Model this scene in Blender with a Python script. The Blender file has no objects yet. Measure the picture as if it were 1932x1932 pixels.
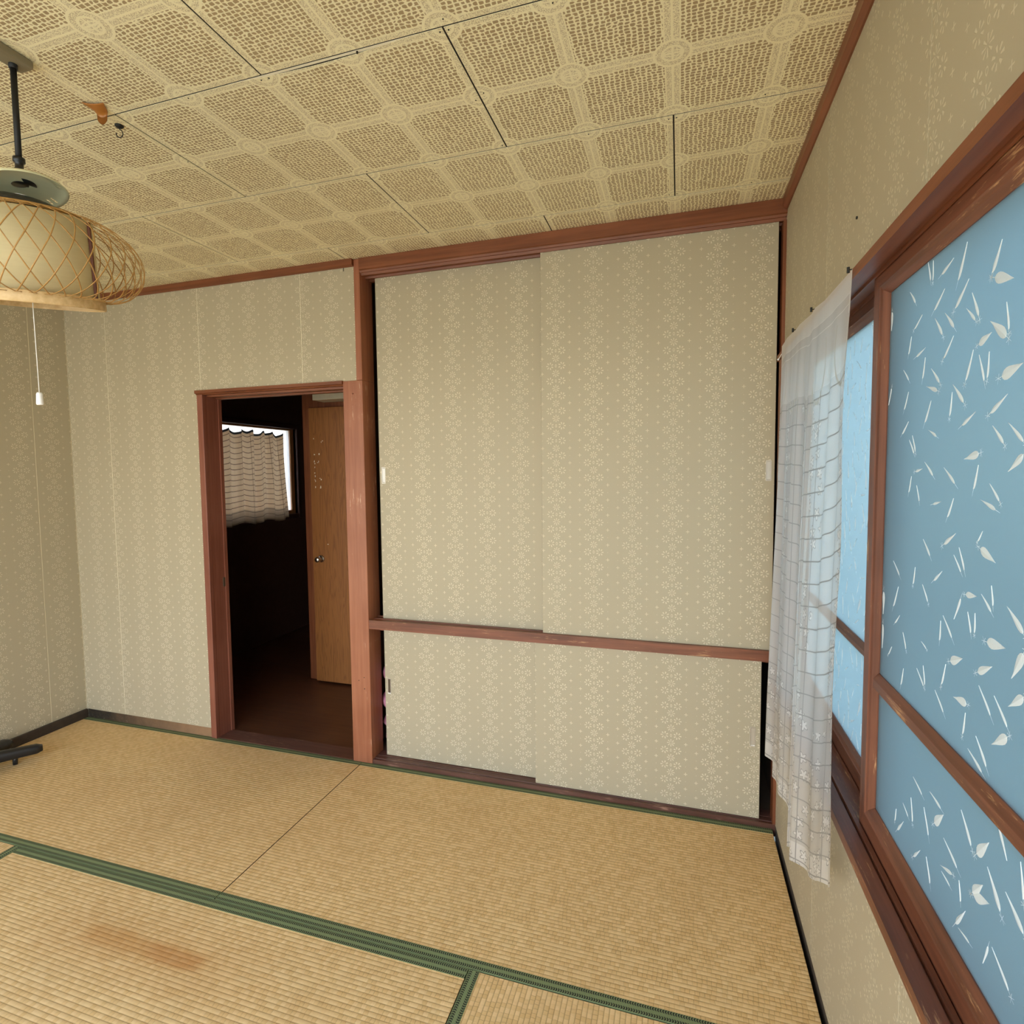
import bpy, bmesh, math, random
from mathutils import Vector, Matrix, Euler
random.seed(7)
PI = math.pi
C = bpy.context.scene.collection

# ------------------------------------------------------------------ camera
cam_d = bpy.data.cameras.new('camera')
cam = bpy.data.objects.new('camera', cam_d); C.objects.link(cam)
cam_d.sensor_width = 36.0
cam_d.lens = 1055.01 / 1932 * 36.0
cam_d.shift_x = (966 - 952.18) / 1932
cam_d.shift_y = (952.87 - 966) / 1932
cam_d.clip_start = 0.02
right = Vector((0.9545007, 0.2980028, -0.0110789))
down = Vector((0.0077326, -0.0618722, -0.9980541))
fwd = Vector((-0.2981084, 0.9525567, -0.0613614))
M = Matrix((( right.x, -down.x, -fwd.x, -0.3488),
            ( right.y, -down.y, -fwd.y, -2.2246),
            ( right.z, -down.z, -fwd.z, 1.3532),
            (0, 0, 0, 1)))
cam.matrix_world = M
bpy.context.scene.camera = cam

# ------------------------------------------------------------------ world (daylight sky) and exposure
EXPOSURE = 0.55
SKY = 4.2
w = bpy.data.worlds.new('daylight_sky'); bpy.context.scene.world = w
w.use_nodes = True
nt = w.node_tree; nt.nodes.clear()
o_ = nt.nodes.new('ShaderNodeOutputWorld'); bg = nt.nodes.new('ShaderNodeBackground')
tc = nt.nodes.new('ShaderNodeTexCoord'); sp = nt.nodes.new('ShaderNodeSeparateXYZ')
rp = nt.nodes.new('ShaderNodeValToRGB')
nt.links.new(tc.outputs['Generated'], sp.inputs[0]); nt.links.new(sp.outputs['Z'], rp.inputs[0])
e = rp.color_ramp.elements
e[0].position = 0.0; e[0].color = (1.0, 0.97, 0.88, 1)
e[1].position = 1.0; e[1].color = (0.26, 0.52, 1.0, 1)
x = e.new(0.22); x.color = (0.80, 0.90, 1.0, 1)
nt.links.new(rp.outputs[0], bg.inputs[0]); bg.inputs[1].default_value = SKY
nt.links.new(bg.outputs[0], o_.inputs[0])
sun_d = bpy.data.lights.new('sun', 'SUN'); sun_d.energy = 9.0; sun_d.angle = 0.01; sun_d.color = (1.0, 0.93, 0.82)
sun = bpy.data.objects.new('sun', sun_d); C.objects.link(sun)
sun.rotation_euler = Vector((-0.10, -0.46, 0.88)).to_track_quat('Z', 'Y').to_euler()   # high behind the viewer, through the added rear opening
sc = bpy.context.scene
sc.view_settings.view_transform = 'Standard'
sc.view_settings.look = 'None'
sc.view_settings.gamma = 1.0
sc.view_settings.use_curve_mapping = False
sc.view_settings.exposure = EXPOSURE
sc.cycles.use_denoising = True
sc.cycles.max_bounces = 10
sc.cycles.diffuse_bounces = 6
sc.cycles.transparent_max_bounces = 16
sc.cycles.sample_clamp_indirect = 8.0
sc.cycles.caustics_reflective = False

# ------------------------------------------------------------------ helpers
def lin(r, g, b):
    f = lambda c: (c / 255 / 12.92) if c / 255 <= 0.04045 else ((c / 255 + 0.055) / 1.055) ** 2.4
    return (f(r), f(g), f(b), 1.0)

class S:
    """a float socket with arithmetic"""
    def __init__(s, nt, out): s.nt, s.o = nt, out
    def op(s, kind, *a, clamp=False):
        n = s.nt.nodes.new('ShaderNodeMath'); n.operation = kind; n.use_clamp = clamp
        for i, v in enumerate((s,) + a):
            if isinstance(v, S): s.nt.links.new(v.o, n.inputs[i])
            else: n.inputs[i].default_value = float(v)
        return S(s.nt, n.outputs[0])
    def __add__(s, b): return s.op('ADD', b)
    __radd__ = __add__
    def __sub__(s, b): return s.op('SUBTRACT', b)
    def __rsub__(s, b): return (s * -1) + b
    def __mul__(s, b): return s.op('MULTIPLY', b)
    __rmul__ = __mul__
    def __truediv__(s, b): return s.op('DIVIDE', b)
    def abs(s): return s.op('ABSOLUTE')
    def floor(s): return s.op('FLOOR')
    def max(s, b): return s.op('MAXIMUM', b)
    def min(s, b): return s.op('MINIMUM', b)
    def lt(s, b): return s.op('LESS_THAN', b)
    def gt(s, b): return s.op('GREATER_THAN', b)
    def sin(s): return s.op('SINE')
    def cos(s): return s.op('COSINE')
    def sqrt(s): return s.op('SQRT')
    def atan2(s, b): return s.op('ARCTAN2', b)
    def clamp(s): return s.op('ADD', 0.0, clamp=True)
    def cell(s, p, c=0.0):            # signed offset from nearest multiple of p (shifted by c)
        return (s - c).op('WRAP', p / 2, -p / 2)
    def idx(s, p, c=0.0): return ((s - c) / p + 0.5).floor()
    def band(s, half, soft):          # 1 inside |s|<half with a soft edge
        return ((half - s.abs()) / soft + 0.5).clamp()

class Mat:
    def __init__(m, name):
        m.mat = bpy.data.materials.new(name); m.mat.use_nodes = True
        m.nt = m.mat.node_tree; m.nt.nodes.clear()
        m.out = m.nt.nodes.new('ShaderNodeOutputMaterial')
        m.b = m.nt.nodes.new('ShaderNodeBsdfPrincipled')
        m.nt.links.new(m.b.outputs[0], m.out.inputs[0])
        t = m.nt.nodes.new('ShaderNodeTexCoord'); sx = m.nt.nodes.new('ShaderNodeSeparateXYZ')
        m.co = t.outputs['Object']; m.nt.links.new(m.co, sx.inputs[0])
        m.uvo = t.outputs['UV']
        m.x, m.y, m.z = (S(m.nt, sx.outputs[i]) for i in range(3))
    def uv(m):
        sx = m.nt.nodes.new('ShaderNodeSeparateXYZ'); m.nt.links.new(m.uvo, sx.inputs[0])
        return S(m.nt, sx.outputs[0]), S(m.nt, sx.outputs[1])
    def vec(m, x, y, z=0.0):
        n = m.nt.nodes.new('ShaderNodeCombineXYZ')
        for i, v in enumerate((x, y, z)):
            if isinstance(v, S): m.nt.links.new(v.o, n.inputs[i])
            else: n.inputs[i].default_value = v
        return n.outputs[0]
    def noise(m, scale, detail=3.0, rough=0.5, vec=None, dist=0.0):
        n = m.nt.nodes.new('ShaderNodeTexNoise'); n.inputs['Scale'].default_value = scale
        n.inputs['Detail'].default_value = detail; n.inputs['Roughness'].default_value = rough
        n.inputs['Distortion'].default_value = dist
        m.nt.links.new(vec if vec is not None else m.co, n.inputs['Vector'])
        return S(m.nt, n.outputs['Fac'])
    def voro(m, scale, rnd=1.0, feat='DISTANCE_TO_EDGE', vec=None):
        n = m.nt.nodes.new('ShaderNodeTexVoronoi'); n.feature = feat; n.voronoi_dimensions = '2D' if vec is not None else '3D'
        n.inputs['Scale'].default_value = scale; n.inputs['Randomness'].default_value = rnd
        m.nt.links.new(vec if vec is not None else m.co, n.inputs['Vector'])
        return n
    def mix(m, f, a, b):
        n = m.nt.nodes.new('ShaderNodeMix'); n.data_type = 'RGBA'
        for k, v in ((0, f), (6, a), (7, b)):
            if isinstance(v, S): m.nt.links.new(v.o, n.inputs[k])
            elif hasattr(v, 'is_output') or hasattr(v, 'links'): m.nt.links.new(v, n.inputs[k])
            else: n.inputs[k].default_value = v
        return n.outputs[2]
    def col(m, v):
        if hasattr(v, 'links'): m.nt.links.new(v, m.b.inputs['Base Color'])
        else: m.b.inputs['Base Color'].default_value = v
        return m
    def rough(m, v):
        if isinstance(v, S): m.nt.links.new(v.o, m.b.inputs['Roughness'])
        else: m.b.inputs['Roughness'].default_value = v
        return m
    def bump(m, h, dist, strength=1.0):
        n = m.nt.nodes.new('ShaderNodeBump'); n.inputs['Distance'].default_value = dist
        n.inputs['Strength'].default_value = strength
        m.nt.links.new(h.o, n.inputs['Height']); m.nt.links.new(n.outputs[0], m.b.inputs['Normal'])
        return m

def simple(name, c, rough=0.6, metal=0.0, nscale=30, nvar=0.12):
    m = Mat(name)
    n = m.noise(nscale, 4)
    d = tuple(v * (1 - nvar) for v in c[:3]) + (1,)
    u = tuple(min(1, v * (1 + nvar)) for v in c[:3]) + (1,)
    m.col(m.mix(n, d, u)).rough(rough); m.b.inputs['Metallic'].default_value = metal
    return m.mat

def wood(name, axis, base, dark, light, rough=0.42, wear=0.0, scale=1.0, wearcol=(0.62, 0.36, 0.17, 1)):
    """painted / stained timber with the grain along one axis"""
    m = Mat(name)
    k = {'x': (3, 70, 70), 'y': (70, 3, 70), 'z': (70, 70, 3)}[axis]
    v = m.vec(m.x * (k[0] * scale), m.y * (k[1] * scale), m.z * (k[2] * scale))
    g = m.noise(1.0, 6, 0.6, vec=v)
    big = m.noise(3.0, 3)
    c1 = m.mix(((g - 0.35) * 3).clamp(), dark, base)
    c2 = m.mix(((big - 0.42) * 2.2).clamp(), c1, light)
    c2 = m.mix(0.55, c1, c2)
    if wear > 0:
        k2 = {'x': (14, 160, 160), 'y': (160, 14, 160) , 'z': (160, 160, 14)}[axis]
        wn = m.noise(1.0, 5, 0.7, vec=m.vec(m.x * k2[0], m.y * k2[1], m.z * k2[2]))
        wb = m.noise(6.0, 2)
        f = ((wn + wb * 0.6 - (1.02 - wear)) * 9).clamp()
        c2 = m.mix(f * 0.8, c2, wearcol)
    m.col(c2).rough(rough)
    m.bump(g, 0.0006, 0.5)
    return m.mat

def wallpaper(name, axis, x0, base=(0.455, 0.400, 0.280, 1), hi=(0.80, 0.73, 0.55, 1), relief=1.0, seamy=False):
    """embossed paper: snowflake columns, petal rings and small crosses"""
    m = Mat(name)
    h = {'x': m.x, 'y': m.y}[axis]
    P_, Q = 0.1515, 0.0600
    k = h.idx(P_, x0)
    par = (k * 0.5 - (k * 0.5).floor()) * Q          # 0 or Q/2
    u = h.cell(P_, x0)
    wv = (m.z + par)
    a = wv.cell(Q, 0.002)                            # snowflake rows
    b = wv.cell(Q, 0.002 + Q / 2)                    # rows between
    def polar(du, dv):
        return (du * du + dv * dv).sqrt(), dv.atan2(du)
    r, t = polar(u, a)
    flake = (((t * 8).cos() - 0.2) * 2.4).clamp() * (r - 0.0088).band(0.0058, 0.0016)
    r2, t2 = polar(u, b)
    oval = ((u * u * 2.6 + b * b).sqrt() - 0.0048).band(0.0013, 0.001)
    us = u.abs() - 0.0245
    r3, t3 = polar(us, b)
    ring = (((t3 * 7).cos() - 0.10) * 2.4).clamp() * (r3 - 0.0104).band(0.0042, 0.0014)
    up = u.abs() - 0.0560
    cross = (up.band(0.0012, 0.0008) * a.band(0.0064, 0.002)).max(a.band(0.0012, 0.0008) * up.band(0.0064, 0.002))
    dot = polar(up, b)[0].band(0.0014, 0.001) * 0.7
    mot = flake.max(oval).max(ring).max(cross).max(dot)
    fib = m.noise(1.0, 2, vec=m.vec(m.x * 900, m.y * 900, m.z * 60))
    big = m.noise(1.6, 4, 0.6)
    c = m.mix(mot * (0.75 * min(1.0, 0.35 + 0.65 * relief)), base, hi)  # highlights of the embossing are painted in as a lighter motif colour
    d = tuple(v * 0.90 for v in base[:3]) + (1,)
    c = m.mix((big - 0.35).clamp() * 0.9, c, d)
    c = m.mix((fib - 0.4).clamp() * 0.30, c, d)
    m.col(c).rough(0.5)
    m.b.inputs['Specular IOR Level'].default_value = 0.35
    m.bump(mot * relief + fib * 0.10, 0.0009, 0.6)
    return m.mat

def link(name, me, mat=None, parent=None, loc=None, rot=None):
    o = bpy.data.objects.new(name, me); C.objects.link(o)
    if mat is not None and not me.materials: me.materials.append(mat)
    if parent is not None: o.parent = parent
    if loc is not None: o.location = loc
    if rot is not None: o.rotation_euler = rot
    return o

def struct(o):
    o['kind'] = 'structure'; return o

def empty(name, loc=(0, 0, 0), rotz=0):
    o = bpy.data.objects.new(name, None); C.objects.link(o)
    o.location = loc; o.rotation_euler = (0, 0, rotz); o.empty_display_size = 0.05
    return o

def tag(o, label, cat, group=None):
    o['label'] = label; o['category'] = cat
    if group: o['group'] = group
    return o

def box(bm, x0, x1, y0, y1, z0, z1, bev=0.0, seg=1):
    vs = [bm.verts.new(p) for p in ((x0,y0,z0),(x1,y0,z0),(x1,y1,z0),(x0,y1,z0),(x0,y0,z1),(x1,y0,z1),(x1,y1,z1),(x0,y1,z1))]
    fs = [bm.faces.new([vs[i] for i in q]) for q in ((3,2,1,0),(4,5,6,7),(0,1,5,4),(1,2,6,5),(2,3,7,6),(3,0,4,7))]
    if bev > 0:
        es = list({e for f in fs for e in f.edges})
        bmesh.ops.bevel(bm, geom=es, offset=bev, segments=seg, affect='EDGES', profile=0.6)
    return fs

def done(bm, name, smooth=False):
    bmesh.ops.recalc_face_normals(bm, faces=bm.faces)
    me = bpy.data.meshes.new(name); bm.to_mesh(me); bm.free()
    if smooth:
        for p in me.polygons: p.use_smooth = True
    return me

def boxobj(name, b, mat, parent=None, bev=0.0, seg=1):
    bm = bmesh.new()
    for q in (b if isinstance(b[0], (tuple, list)) else [b]): box(bm, *q, bev=bev, seg=seg)
    return link(name, done(bm, name), mat, parent)

def lathe(prof, n=48, cap=False):
    bm = bmesh.new(); rings = []
    for r, z in prof:
        rings.append([bm.verts.new((r * math.cos(2*PI*i/n), r * math.sin(2*PI*i/n), z)) for i in range(n)])
    for a, b in zip(rings, rings[1:]):
        for i in range(n):
            bm.faces.new((a[i], a[(i+1) % n], b[(i+1) % n], b[i]))
    if cap:
        bm.faces.new(rings[0][::-1]); bm.faces.new(rings[-1])
    return bm

def tube(bm, pts, r, n=8, caps=True):
    pts = [Vector(p) for p in pts]; rings = []
    rr = r if isinstance(r, (list, tuple)) else [r] * len(pts)
    ref = None
    for i, p in enumerate(pts):
        d = (pts[min(i+1, len(pts)-1)] - pts[max(i-1, 0)]).normalized()
        if ref is None:
            ref = d.orthogonal().normalized()
        a = (ref - d * ref.dot(d)).normalized(); ref = a
        b = d.cross(a)
        rings.append([bm.verts.new(p + (a * math.cos(2*PI*k/n) + b * math.sin(2*PI*k/n)) * rr[i]) for k in range(n)])
    for a, b in zip(rings, rings[1:]):
        for k in range(n): bm.faces.new((a[k], a[(k+1) % n], b[(k+1) % n], b[k]))
    if caps:
        bm.faces.new(rings[0][::-1]); bm.faces.new(rings[-1])
    return bm

def profile_x(bm, prof, x0, x1):      # extrude a closed (y, z) outline along x
    a = [bm.verts.new((x0, y, z)) for y, z in prof]; b = [bm.verts.new((x1, y, z)) for y, z in prof]
    n = len(prof)
    for i in range(n): bm.faces.new((a[i], a[(i+1) % n], b[(i+1) % n], b[i]))
    bm.faces.new(a[::-1]); bm.faces.new(b)

def profile_y(bm, prof, y0, y1):      # extrude a closed (x, z) outline along y
    a = [bm.verts.new((x, y0, z)) for x, z in prof]; b = [bm.verts.new((x, y1, z)) for x, z in prof]
    n = len(prof)
    for i in range(n): bm.faces.new((a[i], a[(i+1) % n], b[(i+1) % n], b[i]))
    bm.faces.new(a[::-1]); bm.faces.new(b)

# ------------------------------------------------------------------ materials
REDB = (0.235, 0.076, 0.030, 1); REDD = (0.150, 0.043, 0.016, 1); REDL = (0.32, 0.118, 0.052, 1)
W = {a: wood('brown_timber_' + a, a, REDB, REDD, REDL) for a in 'xyz'}
WW = {a: wood('worn_brown_timber_' + a, a, (0.20, 0.068, 0.034, 1), (0.10, 0.032, 0.016, 1), (0.30, 0.115, 0.06, 1), wear=0.08) for a in 'xyz'}
DK = {a: wood('dark_brown_timber_' + a, a, (0.062, 0.018, 0.010, 1), (0.035, 0.010, 0.006, 1), (0.085, 0.028, 0.017, 1), rough=0.5) for a in 'xyz'}
M_paper_right_door = wallpaper('embossed_paper_right_doors', 'x', -0.828)
M_paper_left_door = wallpaper('embossed_paper_left_doors', 'x', -1.142)
M_paper_back = wallpaper('embossed_paper_back_wall', 'x', -2.309, relief=0.7)
M_paper_left = wallpaper('embossed_paper_left_wall', 'y', -0.10, relief=0.9)
M_paper_right = wallpaper('embossed_paper_right_wall', 'y', -1.066, relief=0.55)
M_seam = simple('cream_joint_strip', (0.86, 0.80, 0.62, 1), 0.6)
M_plaster = simple('beige_plaster', (0.50, 0.46, 0.36, 1), 0.8)
M_black = simple('black_plastic', (0.012, 0.012, 0.013, 1), 0.35)
M_blackm = simple('black_metal', (0.006, 0.006, 0.006, 1), 0.6)
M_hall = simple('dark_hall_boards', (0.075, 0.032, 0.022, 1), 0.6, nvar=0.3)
M_closet = simple('closet_lining', (0.11, 0.075, 0.05, 1), 0.8)
M_white = simple('white_plastic', (0.85, 0.84, 0.80, 1), 0.4)
M_chrome = simple('brushed_chrome', (0.72, 0.70, 0.66, 1), 0.22, metal=1.0)
M_pull = simple('silver_pull_metal', (0.62, 0.58, 0.50, 1), 0.35, metal=0.6)
M_pull_dark = simple('dark_pull_metal', (0.10, 0.075, 0.05, 1), 0.4, metal=0.3)  # darker metal for a pull dish and the strike plate
M_floorbase = simple('dark_subfloor', (0.06, 0.04, 0.025, 1), 0.9)
M_joint = simple('dark_ceiling_joint', (0.02, 0.012, 0.01, 1), 0.9)

# printed ceiling board
def ceiling_mat():
    m = Mat('printed_lace_ceiling_board')
    s = 0.2322
    u = m.x.cell(s, -0.836); v = m.y.cell(s, -0.6085)
    ua, va = u.abs(), v.abs()
    e = ua.min(va)                                    # distance to nearest grid line
    r = (u * u + v * v).sqrt()
    H = s / 2
    inband = e.band(0.0185, 0.001)
    node = r.band(0.043, 0.001)
    area = inband.max(node)                           # lace band area
    spk = m.noise(520, 1)
    speck = ((spk - 0.46) * 9).clamp()
    lines = (e - 0.0175).band(0.0022, 0.001).max(e.band(0.0026, 0.001)) 
    lines = lines * (1.0 - r.band(0.040, 0.001))
    rings = (r - 0.0405).band(0.0032, 0.001).max((r - 0.0225).band(0.0030, 0.001)).max(e.band(0.0024, 0.001) * r.band(0.022, 0.001)).max((((u*u*0.35 + v*v*2.2).sqrt()) - 0.013).band(0.002, 0.001))
    wob = m.noise(22, 2); wob2 = m.noise(27, 2)
    vv = m.vec(m.x + wob * 0.006, m.y * 1.30 + wob2 * 0.006)
    vo = m.voro(80, 0.52, 'F2', vec=vv); vo.distance = 'CHEBYCHEV'
    vc = m.voro(80, 0.52, 'F1', vec=vv); vc.distance = 'CHEBYCHEV'
    edge = (S(m.nt, vo.outputs['Distance']) - S(m.nt, vc.outputs['Distance'])) * 0.5
    sx = m.nt.nodes.new('ShaderNodeSeparateColor'); m.nt.links.new(vc.outputs['Color'], sx.inputs[0])
    rv = S(m.nt, sx.outputs[0])
    th = 0.055 + rv * 0.085
    cellm = ((edge - th) * 14).clamp()                # 1 in the brown chips
    chips = cellm * (1.0 - area)
    lace = area * (1.0 - lines.max(rings)) * speck * 0.62
    f = chips.max(lace)
    cream = (0.93, 0.87, 0.60, 1); chip = (0.40, 0.30, 0.165, 1)
    c = m.mix(f, cream, chip)
    big = m.noise(1.2, 3)
    c = m.mix((big - 0.4).clamp() * 0.5, c, (0.60, 0.52, 0.33, 1))
    m.col(c).rough(0.65)
    m.bump(1.0 - f, 0.0006, 0.35)
    return m.mat
M_ceil = ceiling_mat()

def tatami_mat(name, along, stain=None):
    """woven rush: cords run along the mat, rush across it"""
    m = Mat(name)
    a, b = (m.x, m.y) if along == 'x' else (m.y, m.x)
    Q, CW = 0.0133, 0.0125
    wob = m.noise(30, 2)
    row = (b / Q).floor()
    ah = a + (row * 12.9898).sin() * 0.5 + (wob - 0.5) * 0.008
    k = (ah / CW).floor()
    wn = m.nt.nodes.new('ShaderNodeTexWhiteNoise'); wn.noise_dimensions = '2D'
    m.nt.links.new(m.vec(k, row), wn.inputs['Vector'])
    rnd = S(m.nt, wn.outputs['Value'])
    f0 = (ah - (k + 0.5) * CW).abs()
    vline = (f0 - CW / 2).band(0.0006, 0.0008) * ((rnd - 0.35) * 3).clamp()
    rowp = (b * (PI / Q)).sin().abs()
    groove = ((0.42 - rowp) * 3.2).clamp()
    base = m.mix(rnd, (0.88, 0.62, 0.305, 1), (0.76, 0.50, 0.215, 1))
    base = m.mix(groove * 0.62, base, (0.36, 0.215, 0.08, 1))
    base = m.mix(vline * 0.55, base, (0.34, 0.20, 0.075, 1))
    fib = m.noise(1.0, 3, 0.7, vec=m.vec(a * 620, b * 30))
    big = m.noise(2.1, 4, 0.6)
    fine = m.noise(11, 3, 0.6)
    c = m.mix(((fib - 0.38) * 1.6).clamp() * 0.34, base, (0.33, 0.20, 0.075, 1))
    c = m.mix(((big - 0.42) * 2.5).clamp() * 0.30, c, (0.47, 0.27, 0.10, 1))
    c = m.mix(((0.45 - fine) * 3).clamp() * 0.25, c, (0.70, 0.55, 0.30, 1))
    if stain:
        # spilled stain: soft rectangle with a darker end
        (sx0, sx1, sy0, sy1) = stain
        cx, cy, hx, hy = (sx0+sx1)/2, (sy0+sy1)/2, (sx1-sx0)/2, (sy1-sy0)/2
        n1 = (m.noise(14, 3) - 0.5)
        f = ((m.x - cx) + n1 * 0.05).band(hx, 0.05) * ((m.y - cy) + n1 * 0.03).band(hy, 0.022)
        g = ((m.x - (sx1 - 0.10)) + n1 * 0.05).band(0.09, 0.04) * ((m.y - cy) + n1 * 0.02).band(hy * 0.75, 0.012)
        halo = ((m.x - cx) + n1 * 0.2).band(hx * 1.7, 0.25) * ((m.y - cy) + n1 * 0.12).band(hy * 3.0, 0.12)
        c = m.mix(halo * 0.25, c, (0.50, 0.22, 0.055, 1))
        c = m.mix(f * 0.42, c, (0.50, 0.215, 0.05, 1))
        c = m.mix(g * 0.25, c, (0.42, 0.15, 0.04, 1))
    m.col(c).rough(0.62)
    m.b.inputs['Specular IOR Level'].default_value = 0.35
    m.bump(rowp.op('POWER', 0.5) - vline * 0.4 + fib * 0.2, 0.0010, 0.8)
    return m.mat

def border_mat(name, along):
    """green cloth binding with two rows of black wave marks; uv u = metres along, v = metres across (0..0.03)"""
    m = Mat(name)
    u, v = m.uv()
    p = 0.0062
    def waves(lo, hi, sgn):
        t = (v - (lo + hi) / 2) / ((hi - lo) / 2)
        ph = u + t * t * (0.0030 * sgn)
        return (ph.cell(p)).band(0.0017, 0.0007) * t.band(0.97, 0.1)
    wv = waves(0.0010, 0.0105, 1).max(waves(0.0195, 0.0290, -1))
    n = m.noise(300, 2)
    big = m.noise(4, 3)
    c = m.mix(n, (0.150, 0.195, 0.085, 1), (0.235, 0.285, 0.130, 1))
    c = m.mix((big - 0.35).clamp() * 0.8, c, (0.20, 0.21, 0.085, 1))
    c = m.mix(wv, c, (0.008, 0.010, 0.007, 1))
    m.col(c).rough(0.7)
    m.bump(wv + n * 0.3, 0.0004, 0.5)
    return m.mat
M_border = border_mat('green_wave_binding', 'x')
NEAR_LEAVES = [[-1.226,1.657,-1.186,1.646,0],[-1.266,1.665,-1.242,1.62,0],[-1.357,1.634,-1.336,1.6,1],[-1.387,1.577,-1.342,1.592,2],[-1.275,1.612,-1.236,1.582,0],[-1.2,1.621,-1.164,1.598,0],[-1.119,1.603,-1.088,1.587,0],[-1.285,1.59,-1.305,1.553,0],[-1.27,1.573,-1.296,1.55,0],[-1.373,1.553,-1.38,1.518,0],[-1.336,1.539,-1.375,1.511,2],[-1.341,1.524,-1.308,1.515,2],[-1.203,1.584,-1.234,1.555,0],[-1.168,1.585,-1.196,1.553,0],[-1.235,1.543,-1.204,1.516,0],[-1.137,1.546,-1.098,1.538,0],[-1.295,1.511,-1.276,1.472,0],[-1.311,1.501,-1.326,1.464,0],[-1.337,1.5,-1.334,1.467,0],[-1.414,1.472,-1.368,1.463,2],[-1.137,1.53,-1.128,1.497,0],[-1.161,1.508,-1.192,1.481,0],[-1.144,1.482,-1.185,1.47,0],[-1.238,1.472,-1.272,1.442,0],[-1.237,1.461,-1.231,1.427,0],[-1.384,1.44,-1.345,1.42,0],[-1.308,1.426,-1.27,1.41,0],[-1.352,1.404,-1.379,1.38,0],[-1.388,1.405,-1.421,1.38,0],[-1.28,1.362,-1.32,1.369,2],[-1.392,1.345,-1.422,1.365,2],[-1.148,1.36,-1.18,1.338,0],[-1.218,1.351,-1.255,1.327,0],[-1.321,1.354,-1.31,1.321,0],[-1.351,1.33,-1.375,1.308,0],[-1.329,1.308,-1.367,1.297,0],[-1.215,1.299,-1.184,1.293,0],[-1.081,1.399,-1.102,1.375,0],[-1.094,1.406,-1.108,1.378,0],[-1.141,1.349,-1.111,1.344,0],[-1.096,1.336,-1.086,1.308,0],[-1.119,1.321,-1.131,1.295,0],[-1.075,1.431,-1.047,1.411,0],[-1.044,1.525,-1.069,1.503,0],[-1.071,1.483,-1.053,1.454,0],[-1.063,1.656,-1.087,1.631,0],[-1.135,1.682,-1.146,1.65,0],[-1.155,1.678,-1.155,1.647,0],[-1.076,1.577,-1.065,1.549,0],[-1.165,1.457,-1.143,1.424,0],[-1.254,1.306,-1.236,1.277,0],[-1.158,1.411,-1.188,1.399,0],[-1.265,1.256,-1.227,1.235,0],[-1.339,1.267,-1.327,1.252,0],[-1.373,1.23,-1.334,1.243,2],[-1.261,1.224,-1.283,1.203,0],[-1.276,1.237,-1.293,1.207,0],[-1.226,1.194,-1.197,1.174,0],[-1.33,1.178,-1.3,1.174,2],[-1.269,1.131,-1.286,1.165,0],[-1.342,1.184,-1.367,1.166,0],[-1.366,1.2,-1.371,1.175,0],[-1.403,1.182,-1.438,1.158,1],[-1.234,1.128,-1.264,1.102,0],[-1.227,1.118,-1.225,1.087,0],[-1.308,1.152,-1.318,1.125,0],[-1.328,1.155,-1.328,1.128,0],[-1.404,1.13,-1.36,1.125,2],[-1.299,1.083,-1.262,1.067,2],[-1.376,1.098,-1.34,1.078,2],[-1.419,1.098,-1.44,1.135,2],[-1.415,1.062,-1.444,1.085,2],[-1.249,1.058,-1.237,1.023,0],[-1.145,1.016,-1.173,0.996,0],[-1.17,1.029,-1.178,1.0,0],[-1.276,1.019,-1.314,1.024,2],[-1.345,1.062,-1.376,1.034,0],[-1.383,1.063,-1.414,1.036,0],[-1.216,1.006,-1.246,0.983,0],[-1.313,1.011,-1.307,0.978,0],[-1.382,0.999,-1.415,1.024,2],[-1.343,0.992,-1.371,0.964,0],[-1.323,0.965,-1.361,0.951,0],[-1.247,0.963,-1.239,0.941,0],[-1.298,0.905,-1.273,0.877,2],[-1.146,0.829,-1.182,0.818,0],[-1.211,0.84,-1.25,0.835,0],[-1.169,0.946,-1.207,0.953,0],[-1.089,0.996,-1.079,0.963,0],[-1.081,1.059,-1.096,1.033,0],[-1.159,1.066,-1.179,1.059,0],[-1.064,1.085,-1.041,1.065,0],[-1.03,1.017,-1.013,0.997,0],[-1.153,1.234,-1.18,1.21,0],[-1.125,1.183,-1.118,1.153,0],[-1.156,1.16,-1.178,1.136,0],[-1.024,1.178,-1.055,1.156,0],[-1.053,1.135,-1.031,1.094,0],[-1.14,0.789,-1.149,0.752,0],[-1.106,0.76,-1.13,0.749,0],[-1.192,0.803,-1.211,0.768,0],[-1.26,0.832,-1.23,0.8,2],[-1.312,0.871,-1.342,0.838,1],[-1.352,0.876,-1.385,0.904,2],[-1.427,0.876,-1.407,0.903,1],[-1.386,0.872,-1.357,0.837,2],[-1.263,0.798,-1.306,0.781,0],[-1.184,0.725,-1.157,0.696,0],[-1.112,0.729,-1.084,0.696,0],[-1.077,0.731,-1.072,0.706,0],[-1.207,0.73,-1.223,0.697,0],[-1.255,0.75,-1.292,0.762,0],[-1.26,0.744,-1.287,0.74,0],[-1.314,0.769,-1.32,0.742,0],[-1.376,0.808,-1.35,0.778,2],[-1.393,0.795,-1.354,0.777,2],[-1.385,0.839,-1.417,0.804,1],[-1.427,0.837,-1.465,0.815,1],[-1.335,0.74,-1.308,0.7,0],[-1.317,0.701,-1.348,0.704,0],[-1.384,0.707,-1.394,0.739,0],[-1.403,0.746,-1.442,0.724,0],[-1.454,0.894,-1.462,0.854,0]]
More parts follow.
